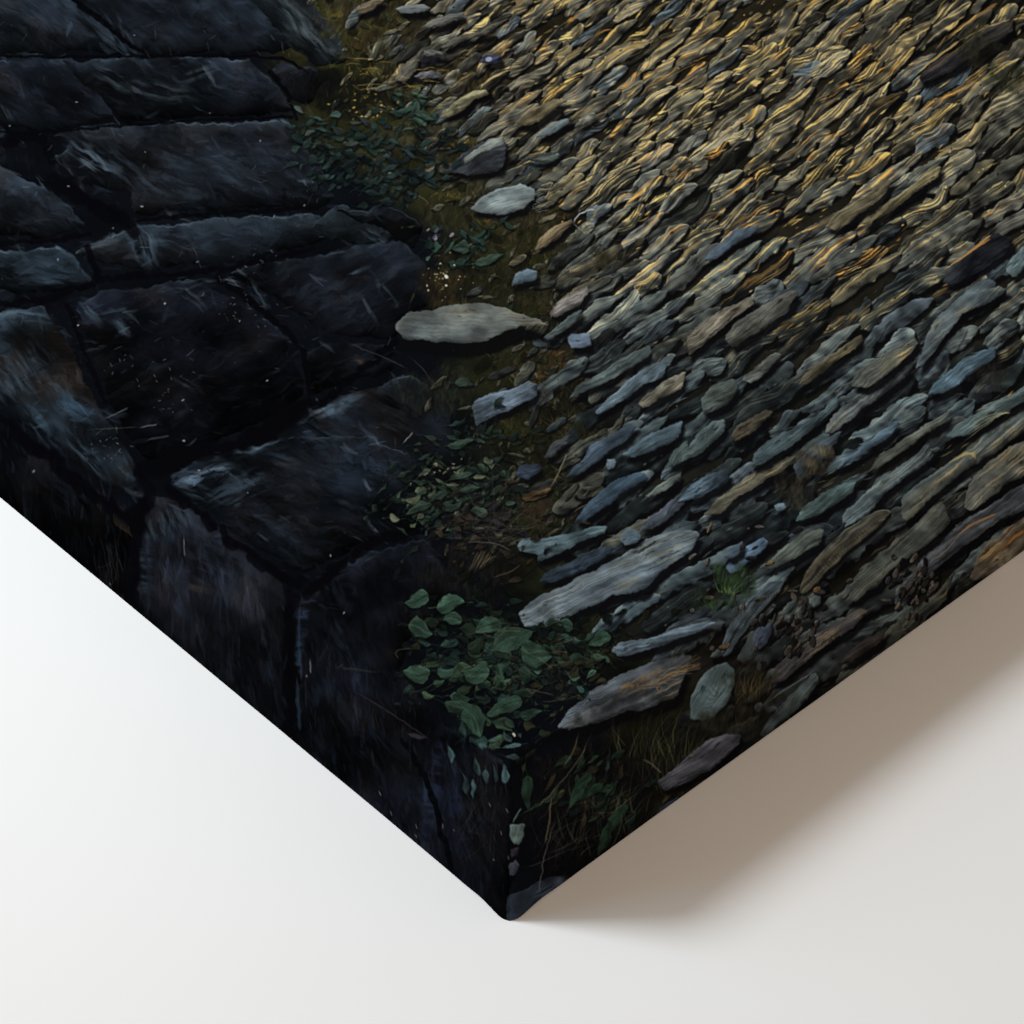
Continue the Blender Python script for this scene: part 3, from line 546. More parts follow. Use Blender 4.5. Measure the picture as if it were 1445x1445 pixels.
    S(Z2([(870, 1435), (930, 1370), (1030, 1310), (1020, 1360), (950, 1410), (890, 1445)]), (80, 90, 90), 318); S(Z2([(970, 1445), (985, 1420), (1060, 1415), (1070, 1470), (980, 1480)]), (84, 96, 110), 319, streak=.4)
    S(Z2([(735, 530), (800, 470), (900, 425), (970, 420), (900, 480), (800, 540)]), (100, 92, 70), 320); S(Z2([(830, 590), (870, 545), (970, 500), (975, 525), (900, 570)]), (104, 116, 118), 321, streak=.5); S(Z2([(985, 540), (1030, 500), (1080, 475), (1090, 490), (1040, 530)]), (124, 124, 114), 322)
    S(Z2([(740, 670), (870, 670), (930, 640), (925, 670), (880, 695)]), (84, 92, 86), 323)
    Z5 = lambda p: z(p, 480, 480, 3.01)
    for i, (p, c, gd) in enumerate([([(560, 265), (640, 225), (720, 212), (800, 175), (842, 185), (835, 250), (740, 290), (640, 325), (580, 368)], (86, 98, 110), 0),
        ([(970, 250), (1020, 190), (1120, 130), (1220, 60), (1310, 25), (1320, 60), (1200, 140), (1080, 200), (1000, 240)], (80, 90, 90), 0), ([(1080, 310), (1130, 250), (1230, 160), (1340, 90), (1385, 85), (1385, 150), (1290, 190), (1180, 270), (1100, 315)], (84, 98, 106), 0),
        ([(1260, 275), (1300, 230), (1380, 170), (1470, 130), (1460, 200), (1350, 260), (1290, 290)], (96, 93, 82), .2), ([(950, 590), (1010, 520), (1080, 440), (1180, 380), (1270, 360), (1230, 420), (1130, 480), (1040, 560)], (60, 72, 83), 0), ([(1190, 490), (1280, 420), (1400, 360), (1460, 340), (1445, 400), (1380, 450), (1250, 500)], (74, 90, 98), 0),
        ([(990, 765), (1060, 680), (1170, 590), (1280, 555), (1310, 590), (1200, 650), (1090, 740), (1040, 775)], (54, 68, 80), 0), ([(745, 875), (790, 838), (860, 840), (960, 820), (1070, 795), (1135, 788), (1120, 820), (1000, 872), (900, 920), (840, 945), (830, 905), (760, 900)], (78, 95, 100), 0),
        ([(840, 1030), (880, 980), (1000, 930), (1100, 880), (1180, 880), (1120, 930), (1000, 1000), (900, 1030)], (46, 56, 66), 0), ([(1270, 810), (1330, 740), (1445, 650), (1480, 640), (1450, 720), (1340, 800)], (66, 72, 80), 0), ([(1380, 540), (1410, 470), (1480, 420), (1480, 500), (1410, 540)], (78, 92, 90), 0), ([(1290, 670), (1360, 610), (1445, 560), (1445, 590), (1370, 650)], (84, 92, 88), .2), ([(860, 500), (900, 440), (980, 400), (960, 450), (900, 500)], (50, 54, 56), 0), ([(740, 575), (760, 530), (850, 520), (850, 560), (800, 590)], (46, 54, 66), 0)]):
        S(Z5(p), c, 330+i, gold=gd, streak=.75, sh=(4, 9))
    S([(730, 866), (748, 848), (772, 838), (812, 817), (872, 786), (912, 760), (950, 748), (988, 750), (978, 776), (942, 800), (905, 836), (880, 838), (862, 842), (822, 862), (775, 884), (742, 886)], (88, 98, 104), 360, sh=(6, 12), gold=.55, goldc=(150, 132, 84), streak=.8, low=(64, 74, 82), goldside=.2)
    S([(854, 656), (858, 648), (866, 647), (871, 653), (868, 661), (859, 663)], (80, 92, 99), 371, streak=.3, sh=(2, 4)); S([(874, 764), (878, 751), (890, 745), (902, 749), (905, 759), (896, 768), (882, 771)], (70, 83, 92), 372, streak=.4, sh=(3, 6))
    S([(862, 918), (872, 908), (915, 900), (960, 885), (985, 877), (1012, 880), (985, 893), (950, 905), (900, 922), (872, 928)], (84, 97, 106), 361, sh=(4, 10))
    S([(785, 1027), (805, 1000), (830, 975), (880, 950), (930, 932), (955, 925), (976, 925), (972, 945), (955, 985), (915, 1000), (880, 1005), (840, 1022), (810, 1028)], (72, 79, 86), 362, sh=(4, 14), gold=.75, goldc=(140, 112, 66), goldside=.8)
    for i in range(60):
        t = rr.random(); x = 870+90*rr.random(); y = 985-.42*(x-870)-t*20+8; stroke([(x, y), (x+14, y-9), (x+30, y-10+rr.normal()*5)], rr.uniform(.8, 1.6), [(148, 122, 76), (120, 112, 100), (92, 74, 48), (60, 56, 56)][i % 4], .6)
    dot(930, 971, 3.0, (128, 104, 62), .7); dot(931, 971, 1.7, (38, 32, 28), .9)
    Z6 = lambda p: z(p, 960, 480, 2.98)
    for i, (p, c, gd, gs) in enumerate([([(95, 740), (140, 680), (250, 590), (370, 520), (490, 475), (480, 510), (360, 590), (260, 650), (180, 725)], (98, 96, 82), 1., .4), ([(300, 540), (310, 470), (400, 410), (560, 330), (660, 230), (670, 260), (640, 300), (540, 390), (450, 460), (350, 520)], (70, 84, 88), .3, .8),
        ([(600, 392), (640, 320), (700, 270), (820, 190), (940, 110), (1000, 80), (960, 140), (860, 220), (760, 300), (660, 385)], (90, 96, 96), .5, .3), ([(1042, 235), (1060, 190), (1150, 110), (1280, 30), (1330, 25), (1320, 80), (1220, 150), (1120, 222)], (76, 95, 106), 0, 0), ([(650, 552), (690, 500), (780, 430), (900, 340), (925, 350), (860, 420), (760, 482)], (80, 98, 110), 0, 0),
        ([(790, 562), (830, 490), (930, 420), (1060, 340), (1140, 300), (1120, 350), (1010, 410), (900, 492)], (82, 85, 78), 0, 0), ([(690, 792), (680, 720), (780, 640), (900, 540), (1050, 432), (1068, 490), (960, 570), (860, 650), (780, 742)], (78, 88, 90), .3, .9), ([(930, 745), (930, 660), (1060, 560), (1200, 470), (1350, 340), (1460, 285), (1460, 360), (1330, 470), (1180, 560), (1050, 670), (950, 765)], (84, 92, 90), .8, .2),
        ([(480, 762), (520, 700), (640, 620), (740, 582), (730, 640), (640, 700), (560, 745)], (72, 88, 88), 0, 0), ([(330, 962), (420, 880), (520, 800), (600, 788), (590, 852), (500, 905), (400, 955)], (78, 85, 79), 0, 0), ([(1110, 412), (1180, 340), (1300, 280), (1400, 230), (1470, 180), (1460, 250), (1330, 330), (1200, 402)], (78, 92, 92), .2, 0),
        ([(1195, 705), (1205, 620), (1260, 540), (1380, 450), (1470, 420), (1470, 560), (1370, 605), (1290, 672), (1220, 720)], (86, 92, 90), .6, .3), ([(975, 1040), (1000, 940), (1060, 860), (1200, 760), (1330, 680), (1500, 560), (1500, 680), (1300, 790), (1170, 885), (1060, 975)], (76, 83, 92), .6, 0), ([(690, 1095), (730, 1000), (850, 890), (960, 800), (1060, 700), (1110, 688), (1140, 765), (1040, 862), (930, 935), (830, 1032), (740, 1095)], (75, 82, 80), .15, 0),
        ([(1215, 1010), (1240, 920), (1300, 850), (1480, 720), (1560, 700), (1560, 860), (1330, 1000)], (88, 84, 76), .8, .2), ([(650, 1440), (700, 1340), (820, 1260), (960, 1150), (1090, 1050), (1140, 990), (1165, 960), (1110, 1110), (900, 1290), (690, 1450)], (62, 68, 66), .5, .4), ([(385, 1440), (400, 1370), (500, 1280), (640, 1200), (760, 1128), (792, 1140), (720, 1220), (600, 1290), (480, 1400), (420, 1440)], (70, 71, 74), .5, 1.4),
        ([(470, 525), (580, 430), (680, 378), (650, 440), (570, 540), (500, 600)], (60, 70, 76), 0, 0), ([(100, 310), (80, 250), (150, 180), (230, 160), (250, 210), (180, 280)], (74, 82, 78), 0, 0), ([(0, 520), (30, 440), (120, 350), (190, 330), (180, 390), (80, 480)], (76, 88, 88), 0, 0), ([(-20, 690), (30, 620), (130, 560), (200, 545), (200, 590), (90, 660)], (66, 80, 90), 0, 0), ([(500, 190), (520, 140), (640, 50), (760, -20), (770, 10), (660, 90), (560, 170)], (96, 92, 74), .7, 0), ([(720, 190), (740, 140), (850, 60), (990, -20), (1000, 20), (900, 120), (790, 200)], (88, 92, 86), .8, .5), ([(210, 410), (250, 350), (360, 290), (400, 300), (330, 370), (240, 430)], (64, 60, 52), .4, 0), ([(260, 160), (300, 120), (400, 50), (425, 60), (380, 120), (300, 180)], (92, 95, 90), 0, 0)]):
        S(Z6(p), c, 400+i, gold=gd, goldside=gs, streak=.9, sh=(5, 10))
    for c0, c1, c2 in [((1165, 800), (1215, 785), (1240, 790)), ((1150, 830), (1175, 800), (1260, 740)), ((1300, 650), (1370, 655), (1385, 640))]: pass
    stroke(Z6([(1155, 840), (1190, 780), (1330, 730)]), 3, (150, 118, 70), .75); stroke(Z6([(1060, 930), (1130, 880), (1160, 840)]), 2, (120, 104, 84), .7); stroke(Z6([(1300, 900), (1390, 850), (1450, 790)]), 6, (112, 84, 54), .6); stroke(Z6([(1370, 870), (1410, 820), (1445, 800)]), 3, (150, 104, 62), .7); stroke(Z6([(1270, 940), (1300, 900), (1380, 870)]), 2.5, (96, 74, 52), .7)
    for k in range(4): stroke(Z6([(1180+k*12, 440-k*25), (1260+k*14, 360-k*22), (1390, 290+k*6)]), 1.3, (150, 146, 116), .6)
    for k in range(4): stroke(Z6([(1120+k*20, 520-k*6), (1190, 480-k*12), (1245, 470+k*10)]), 2, (166, 144, 92), .7)
    # scaly "ladder" stones, round pebbles and the coiled stone
    for (x0, y0), (x1, y1), W, c in [((1020, 922), (1104, 824), 23, (58, 69, 76)), ((1132, 832), (1252, 726), 26, (66, 66, 58))]:
        L = np.hypot(x1-x0, y1-y0); th = np.arctan2(y1-y0, x1-x0)
        cobble((x0+x1)/2, (y0+y1)/2, L*1.06, W, th, np.array(c)*1.35, c, np.array(c)*.55, 66, bend=.35, rag=.3, shade=.9)
        for k in range(26):
            t = .08+.84*k/26; px_, py_ = x0+(x1-x0)*t, y0+(y1-y0)*t; o = -W*.12*np.sin(np.pi*t)
            nx_, ny_ = -np.sin(th), np.cos(th); a = W*.24*np.sin(np.pi*min(t*1.1, 1))**.5
            stroke([(px_+nx_*(o-a), py_+ny_*(o-a)), (px_+nx_*(o+a*.3)+2, py_+ny_*(o+a*.3))], 1., (28, 32, 34), .65, (.1, .1))
        stroke([(x0+8, y0-10), ((x0+x1)/2-W*.1, (y0+y1)/2-W*.3), (x1-8, y1+6)], 1.2, (24, 27, 30), .7)
        stroke([(x0+10, y0-4), ((x0+x1)/2+W*.15, (y0+y1)/2), (x1-4, y1+10)], 1.2, (24, 27, 30), .7)
    S([(1026, 800), (1036, 782), (1056, 768), (1078, 758), (1086, 766), (1074, 782), (1056, 792), (1040, 806), (1030, 812)], (80, 98, 116), 450, streak=.4); S([(1020, 786), (1030, 772), (1048, 764), (1046, 778), (1032, 790)], (66, 78, 88), 451, streak=.4)
    S([(1060, 912), (1064, 894), (1076, 882), (1088, 880), (1090, 892), (1082, 908), (1068, 918)], (72, 84, 104), 452, streak=.3, sh=(3, 4)); S([(1140, 848), (1148, 842), (1158, 842), (1156, 852), (1146, 858)], (86, 98, 104), 453, streak=.3); S([(1092, 715), (1098, 711), (1107, 711), (1107, 720), (1096, 722)], (86, 102, 112), 454, streak=.3); S([(1062, 1000), (1066, 992), (1074, 990), (1078, 996), (1070, 1006)], (74, 84, 98), 455, streak=.3)
    S([(974, 1012), (975, 985), (985, 960), (1005, 940), (1025, 933), (1037, 945), (1035, 970), (1022, 1000), (1012, 1008), (998, 1018), (980, 1016)], (80, 98, 104), 456, streak=.4, sh=(3, 5))
    for k in range(5): stroke([(1000-k*3, 962+k*9), (1012-k*2, 990+k*4), (1026-k*2, 968+k*2)], 1.6, (44, 56, 62), .45)
    for k in range(4): stroke([(1004+k*3, 946+k*5), (1022, 942+k*5), (1026-k, 968)], 1.3, (50, 62, 68), .4)
    S([(716, 1330), (716, 1264), (740, 1254), (778, 1236), (800, 1234), (815, 1250), (780, 1290), (740, 1330)], (42, 50, 62), 459, shade=.5, streak=.5); stroke([(752, 1264), (772, 1254), (780, 1250)], 2, (14, 15, 18), .8)
    S([(920, 1152), (938, 1136), (960, 1122), (950, 1142)], (44, 54, 74), 460, shade=0)
    S([(1180, 938), (1215, 905), (1255, 884), (1240, 910), (1200, 935)], (46, 45, 46), 461)
    for i in range(80):                           # little stones
        x, y = rr.uniform(960, 1280), rr.uniform(740, 960)
        if y > 1240-.36*x+60 or rr.random() < .35: continue
        c = np.array([(62, 60, 58), (74, 72, 68), (44, 46, 52), (76, 64, 48), (26, 25, 26)][i % 5]); cobble(x, y, rr.uniform(6, 17), rr.uniform(4, 8), rr.uniform(-1.3, .1), c*1.3, c, c*.5, int(rr.integers(700)), streak=.5, shade=.9)
    for i in range(44):
        x, y = 1118+rr.normal()*24, 888+rr.normal()*24
        c = np.array([(54, 52, 50), (66, 62, 58), (44, 44, 44), (22, 21, 22)][i % 4]); cobble(x, y, rr.uniform(7, 18), rr.uniform(4, 9), -.9+rr.normal()*.4, c*1.3, c, c*.5, int(rr.integers(700)), streak=.4, shade=.9)
    for i in range(60):
        x, y = 1290+rr.normal()*16, 830+rr.normal()*22
        c = np.array([(60, 58, 56), (74, 70, 66), (32, 30, 30), (20, 19, 20)][i % 4]); cobble(x, y, rr.uniform(6, 16), rr.uniform(4, 8), -.9+rr.normal()*.4, c*1.3, c, c*.5, int(rr.integers(700)), streak=.4, shade=.9)

    # ------------------------------------------------ plants
    for a in [(1145, 650, 30, 26, (62, 54, 34), .8, 51), (1160, 640, 20, 14, (96, 88, 52), .7, 52), (1130, 690, 40, 24, (52, 48, 30), .7, 53), (1035, 820, 40, 26, (44, 60, 30), .85, 54), (1005, 850, 34, 20, (38, 48, 28), .7, 55), (1060, 980, 40, 50, (42, 38, 24), .8, 56), (1010, 1030, 40, 40, (36, 36, 22), .8, 57), (950, 1050, 60, 50, (22, 24, 17), .9, 58), (850, 1120, 110, 80, (20, 19, 16), .9, 59), (800, 1180, 60, 60, (15, 14, 13), .9, 60), (770, 960, 60, 30, (24, 24, 20), .7, 62), (1380, 60, 30, 30, (52, 52, 28), .7, 63), (1420, 110, 40, 20, (50, 54, 30), .7, 64), (1395, 530, 30, 16, (40, 38, 28), .7, 65)]:
        moss(*a[:4], a[4], a[5], a[6])
    tuft(1030, 838, 40, 30, .6, [(70, 96, 48), (52, 76, 40), (88, 100, 60)], 90, a=.7); tuft(1005, 858, 24, 22, .6, [(58, 84, 44), (44, 60, 36)], 91)
    leaves = [(589, 847, 34, 22, -.2), (636, 852, 40, 23, -.15), (638, 873, 30, 17, 0), (593, 888, 36, 25, .25), (587, 950, 38, 24, -.1), (634, 944, 40, 26, .2), (672, 950, 38, 28, .1), (702, 942, 34, 30, 1.1), (688, 884, 42, 22, -.2), (724, 902, 58, 34, -.5), (690, 905, 40, 20, -.6), (757, 922, 46, 36, .3), (790, 884, 40, 22, .15), (802, 905, 42, 17, -.1), (846, 903, 36, 20, -.3), (818, 930, 32, 18, 0), (782, 945, 26, 20, .4), (735, 958, 26, 18, 0), (790, 965, 30, 20, -.6), (655, 1000, 58, 18, .3), (712, 998, 54, 22, -.35), (668, 1018, 46, 34, 1.0), (640, 1030, 36, 30, 1.1), (600, 985, 32, 22, 1.1), (706, 917, 30, 18, .6), (650, 918, 30, 14, .2), (770, 900, 30, 18, .8), (742, 878, 30, 20, -.2), (830, 955, 24, 14, .2), (745, 860, 36, 20, -.4)]
    def clump(cx_, cy_, sx, sy, n_, pal, Lr, seed, k0=.5, k1=1.):
        q = np.random.default_rng(seed)
        Q = sorted([(cx_+q.normal()*sx, cy_+q.normal()*sy) for _ in range(n_)], key=lambda t: t[1]+q.normal()*8)
        for i, (x, y) in enumerate(Q):
            if y < 985-.75*(x-560)-150 or x < 562 or (x > 735 and y < 893-.35*(x-735)): continue
            if q.random() < .5: stroke([(x, y), (x+q.normal()*7, y+6), (x+q.normal()*14, y+14)], 1., (58, 60, 46), .45)
            L = q.uniform(*Lr); k = k0+(k1-k0)*i/n_*q.uniform(.7, 1.25)
            leaf(x, y, L, L*q.uniform(.42, .78), q.uniform(-.9, .8), np.array(pal[int(q.integers(len(pal)))])*k, int(q.integers(400)), tip=q.uniform(1.7, 2.6), vein=L > 18, dark=.65)
    G1 = [(64, 92, 80), (70, 96, 78), (56, 84, 78), (74, 96, 74), (50, 72, 66)]; G2 = [(48, 60, 46), (40, 56, 50), (60, 58, 44), (36, 44, 44)]
    clump(722, 918, 74, 42, 190, G2, (8, 20), 701, .4, .85)
    for i, (x, y, L, W, an) in enumerate(leaves[:16]):
        leaf(x, y, L*.92, W*.9, an, np.array((64, 92, 80))*rr.uniform(.7, .95), 20+i, tip=2.2)
    clump(735, 910, 64, 32, 62, G1, (11, 27), 702, .45, 1.1); clump(760, 905, 60, 36, 60, G2, (8, 20), 712, .4, .9); clump(660, 950, 46, 22, 26, G1, (14, 28), 703, .5, 1.0); clump(690, 1005, 34, 18, 24, G1, (14, 32), 704, .5, .9)
    tuft(760, 950, 26, 44, .7, [(70, 72, 50), (50, 56, 42)], 711, w=1.1, a=.5); tuft(840, 930, 20, 40, .6, [(70, 72, 50), (50, 56, 42)], 713, w=1.1, a=.5)
    for i, (x, y, L, W, an) in enumerate(leaves):
        if i in (0, 1, 2, 3, 4, 6, 8, 9, 11, 14, 19, 20, 21): leaf(x, y, L, W, an, np.array((68, 95, 80))*rr.uniform(.8, 1.05)*(.88 if y > 960 else 1), 50+i, tip=2.3)
    for k in range(5): stroke([(668, 1000), (666+k*5-10, 1014), (664+k*9-18, 1030-abs(k-2)*3)], 1., (34, 52, 46), .6)
    for i in range(40):
        x, y = 720+rr.normal()*70, 930+rr.normal()*40
        stroke([(x, y), (x+rr.normal()*14, y+rr.normal()*8), (x+rr.normal()*30, y+rr.normal()*14)], 1.1, [(84, 84, 66), (60, 66, 54), (104, 96, 74)][i % 3], .5)
    for x, y, L, W, an in [(672, 1082, 26, 11, 1.5), (656, 1106, 28, 9, 1.3), (667, 1114, 30, 7, 1.65), (685, 1096, 20, 8, 1.5), (698, 1092, 26, 7, 1.5), (636, 1064, 24, 9, 1.35), (712, 1094, 26, 14, 1.4), (722, 1052, 26, 8, -.1), (716, 1040, 16, 9, 1.0), (722, 1068, 22, 8, .15), (680, 1052, 18, 5, .3), (694, 1044, 14, 4, -.2)]:
        leaf(x, y, L, W, an, np.array((88, 116, 120))*rr.uniform(.55, .95), int(x), vein=False, dark=.4)
    dot(726, 1037, 2, (168, 172, 160), .9, 1, 1.4); stroke([(574, 1036), (588, 1040), (602, 1041)], 6, (62, 54, 58), .7, (.4, .4))
    # small-leaved shrub
    for cx_, cy_, sx, sy, n_, pal in [(640, 700, 42, 28, 170, [(62, 80, 68), (44, 58, 52), (32, 42, 40), (98, 104, 84), (54, 70, 56)]), (520, 215, 52, 26, 90, [(46, 66, 62), (58, 80, 74), (34, 48, 48), (52, 58, 60)]), (560, 250, 46, 20, 60, [(42, 58, 56), (50, 66, 70), (32, 42, 44)]), (455, 195, 26, 22, 36, [(62, 84, 76), (74, 84, 78), (40, 56, 52)]), (690, 740, 40, 26, 60, [(40, 38, 40), (52, 44, 38), (30, 30, 38), (62, 54, 44)]), (655, 345, 30, 16, 22, [(46, 70, 62), (60, 84, 74)]), (660, 610, 40, 14, 26, [(40, 54, 50), (52, 66, 58)]), (580, 160, 20, 16, 18, [(70, 94, 82), (56, 80, 72)])]:
        for i in range(n_):
            leaf(cx_+rr.normal()*sx, cy_+rr.normal()*sy, rr.uniform(9, 24), rr.uniform(4, 10), rr.uniform(-1., .7), np.array(pal[i % len(pal)])*rr.uniform(.6, 1.15), i+7, vein=False, dark=.55)
    for x, y, L, W, an in [(676, 722, 26, 15, .1), (650, 672, 34, 9, -.3), (663, 690, 30, 10, -.2), (620, 700, 26, 12, -.4), (590, 718, 40, 13, -.35), (640, 715, 28, 10, -.5), (585, 155, 26, 12, -1.1), (600, 163, 28, 11, .2), (690, 365, 42, 14, -.3), (650, 350, 24, 20, .2), (655, 540, 26, 14, .1), (650, 625, 36, 12, -.2)]:
        leaf(x, y, L, W, an, np.array((72, 92, 80))*rr.uniform(.75, 1), int(x+y))
    for i in range(16): dot(600+i*3.2+rr.normal()*4, 664+rr.normal()*6-abs(i-8)*.3, .8, (128, 126, 98), .8, -.3+rr.normal()*.5, 1.8)
    for i in range(60): stroke([(700+rr.normal()*50, 740+rr.normal()*26), (700+rr.normal()*50, 745+rr.normal()*26)], .9, [(96, 84, 66), (74, 70, 78), (60, 48, 38)][i % 3], .35)
    for i in range(8): stroke([(660+i*3, 806+rr.normal()*3), (668+i*3, 790), (676+i*2.5, 776+rr.normal()*4)], 1.2, (112, 98, 72), .6)
    stroke([(655, 766), (700, 760), (722, 778)], 1.1, (96, 88, 92), .7); stroke([(690, 816), (716, 812), (735, 796)], 1.2, (100, 84, 66), .6)
    stroke([(775, 690), (790, 668), (800, 640)], 2, (120, 112, 86), .7); leaf(758, 698, 44, 12, -.25, (84, 66, 46), 5, vein=False); leaf(765, 695, 30, 6, -.35, (104, 82, 58), 6, vein=False)
    stroke([(568, 628), (574, 618), (582, 610)], 1.3, (150, 154, 150), .8)
    for i in range(26):                           # gilded seed heads at the top of the verge
        x, y = 515+rr.normal()*24, 148+rr.normal()*14
        dot(x, y, rr.uniform(.6, 1.4), [(190, 164, 84), (148, 118, 54), (92, 84, 50)][i % 3], .75, -.6+rr.normal()*.4, rr.uniform(1, 1.9))
    for i in range(26): 
        x, y = 560+rr.normal()*36, 108+rr.normal()*14; stroke([(x, y), (x+rr.normal()*9, y-6), (x+rr.normal()*16, y-2+rr.normal()*6)], 1., (178, 148, 72), .5)
    for i in range(40):
        x, y = 628+rr.normal()*16, 395+rr.normal()*12; dot(x, y, rr.uniform(.6, 1.5), [(150, 140, 96), (180, 176, 150), (96, 84, 48)][i % 3], .8)
    dot(630, 391, 2.4, (216, 218, 206), .9, .8, 1.3); dot(630, 403, 1.8, (200, 200, 180), .9)
    for i in range(9): dot(618+rr.normal()*8, 329+rr.normal()*6, rr.uniform(1, 3), [(128, 126, 136), (40, 36, 44), (74, 70, 84)][i % 3], .85, -.9, 1.6)
    dot(690, 84, 3, (166, 176, 190), .8, -.4, 1.5)
    for i in range(22): stroke([(755+rr.normal()*3, 300-i*2), (765+rr.normal()*7, 296-i*1.9)], 1, (150, 166, 160), .5)
    # long grass at the bottom corner
    G = [(88, 88, 62), (64, 70, 46), (104, 98, 72), (46, 56, 40)]
    tuft(915, 1065, 46, 84, .33, G, 92, lean=.25, w=1.3, a=.6); tuft(945, 1090, 36, 90, .3, G, 93, lean=.2, w=1.3, a=.55); tuft(1050, 985, 40, 66, .3, [(98, 88, 58), (70, 64, 42)], 94, lean=.45, w=1.2, a=.6); tuft(985, 1090, 24, 60, .3, G, 95, lean=.3, w=1.2, a=.5)
    tuft(960, 1120, 40, 60, .4, [(86, 82, 60), (56, 66, 46)], 191, lean=.4, w=1.4, a=.6); tuft(860, 1150, 50, 70, .5, [(74, 80, 62), (50, 66, 54), (92, 86, 66)], 192, lean=.4, w=1.5, a=.6); tuft(800, 1190, 40, 70, .5, [(70, 66, 56), (52, 60, 50)], 193, lean=.35, w=1.4, a=.55); tuft(820, 1140, 30, 60, .4, [(84, 76, 60), (56, 62, 48)], 96, lean=.5, w=1.2, a=.55); tuft(880, 1180, 30, 66, .35, [(40, 58, 50), (34, 46, 40), (52, 54, 44)], 97, lean=.45, w=2.2, a=.55); tuft(790, 1210, 22, 60, .4, [(48, 46, 46), (36, 38, 40)], 98, lean=.4, w=1.2, a=.5)
    for i in range(46):
        x, y = 850+rr.normal()*52, 1115+rr.normal()*32
        leaf(x, y, rr.uniform(14, 36), rr.uniform(4, 11), rr.uniform(-1.4, -.2), np.array([(52, 76, 62), (44, 58, 48), (62, 58, 46), (38, 52, 50)][i % 4])*rr.uniform(.6, 1.1), i+60, vein=False, dark=.5)
    for x, y, L, W, an in [(820, 1108, 44, 14, -1.0), (812, 1126, 36, 14, -.9), (838, 1116, 30, 12, -.8), (868, 1160, 60, 16, -.95), (852, 1186, 50, 14, -1.3), (745, 1118, 50, 16, 1.45)]:
        leaf(x, y, L, W, an, np.array((44, 68, 56))*rr.uniform(.75, 1), int(x), vein=False, dark=.3)
    for P, w_, c in [([(836, 1028), (822, 1078), (758, 1140)], 1.2, (84, 78, 66)), ([(818, 1030), (812, 1062), (794, 1082)], 1.4, (82, 76, 64)), ([(776, 1120), (780, 1150), (768, 1190)], 2.2, (84, 76, 64)), ([(786, 1150), (766, 1200), (760, 1262)], 1.2, (84, 86, 90)), ([(735, 1224), (760, 1222), (800, 1200)], 1., (60, 58, 60)), ([(905, 1072), (916, 1072), (934, 1092)], 2, (92, 92, 84)), ([(770, 1205), (790, 1200), (820, 1182)], 1.2, (52, 52, 56)), ([(855, 1210), (880, 1170), (878, 1140)], 1.2, (52, 66, 66))]:
        stroke(P, w_, c, .8)
    S([(718, 1164), (742, 1162), (740, 1178), (732, 1192), (724, 1190), (718, 1178)], (82, 98, 98), 470, shade=.3, streak=.4); stroke([(722, 1164), (728, 1150), (736, 1140)], 2, (92, 112, 112), .8); S([(719, 1198), (734, 1195), (732, 1208), (722, 1211)], (44, 42, 54), 471, shade=.2, streak=.4); S([(718, 1220), (728, 1212), (733, 1220), (726, 1236), (719, 1236)], (58, 62, 74), 472, shade=.2, streak=.4)
    for i in range(26): stroke([(700-rr.random()*60, 1110+rr.random()*90), (702-rr.random()*60, 1120+rr.random()*100)], 1.2, (70, 66, 66), .18)
    for x, y in [(690, 1136), (714, 1144), (706, 1176), (716, 1210), (624, 1166), (587, 1166), (550, 1148), (535, 1120), (586, 1180)]: stroke([(x, y-4), (x+2, y+3)], 1.4, (120, 116, 112), .7)

    S([(928, 1104), (945, 1092), (975, 1064), (1000, 1044), (1024, 1037), (1048, 1038), (1040, 1056), (1012, 1080), (970, 1106), (940, 1116)], (70, 74, 84), 457, sh=(4, 8)); S([(1072, 1036), (1090, 1008), (1120, 976), (1150, 946), (1158, 958), (1140, 988), (1106, 1018), (1080, 1040)], (68, 80, 84), 458, sh=(6, 8))
    stroke([(1080, 992), (1115, 970), (1150, 945)], 1.4, (110, 122, 126), .7)
    tuft(1040, 1030, 14, 40, .3, [(84, 78, 56), (60, 62, 44)], 291, lean=.5, w=1.1, a=.5)

    # ------------------------------------------------ a last pass that lets the wet paint drag a little
    sl, X, Y = win(AX0, AY0, AX0+AW, AY0+AH)
    dx = (fbm(X/19, Y/15, 2, 3)-.5)*3.6+(vn(X/5, Y/5, 1)-.5)*.8; dy = (fbm(X/19+50, Y/15+31, 4, 3)-.5)*3.0+(vn(X/5+9, Y/5, 3)-.5)*.8
    out = sample(X+dx, Y+dy)
    bl = out.copy()                               # crisp up the edges of the strokes
    for ax in (0, 1): bl = (np.roll(bl, 1, ax)+np.roll(bl, -1, ax)+bl)/3
    for ax in (0, 1): bl = (np.roll(bl, 1, ax)+np.roll(bl, -1, ax)+bl)/3
    out = np.clip(out+(out-bl)*.70, out*.5, out*1.7)
    n = fbm(X/90, Y/80, 6, 3)
    out = out*(.90+.2*n)[..., None]
    return np.clip(out, 3, 255).astype(np.float32)

def sample(px, py, src=None):
    S_ = A if src is None else src
    x = np.clip(px-AX0, 0, AW-1.01); y = np.clip(py-AY0, 0, AH-1.01)
    i = x.astype(np.int32); j = y.astype(np.int32); fx = (x-i)[..., None].astype(np.float32); fy = (y-j)[..., None].astype(np.float32)
    return (S_[j, i]*(1-fx)+S_[j, i+1]*fx)*(1-fy)+(S_[j+1, i]*(1-fx)+S_[j+1, i+1]*fx)*fy
KEY, SOFT, FILL, WCOL, WSTR = 1.38, 6.6, 3.4, (1.0, .83, .67, 1), .22
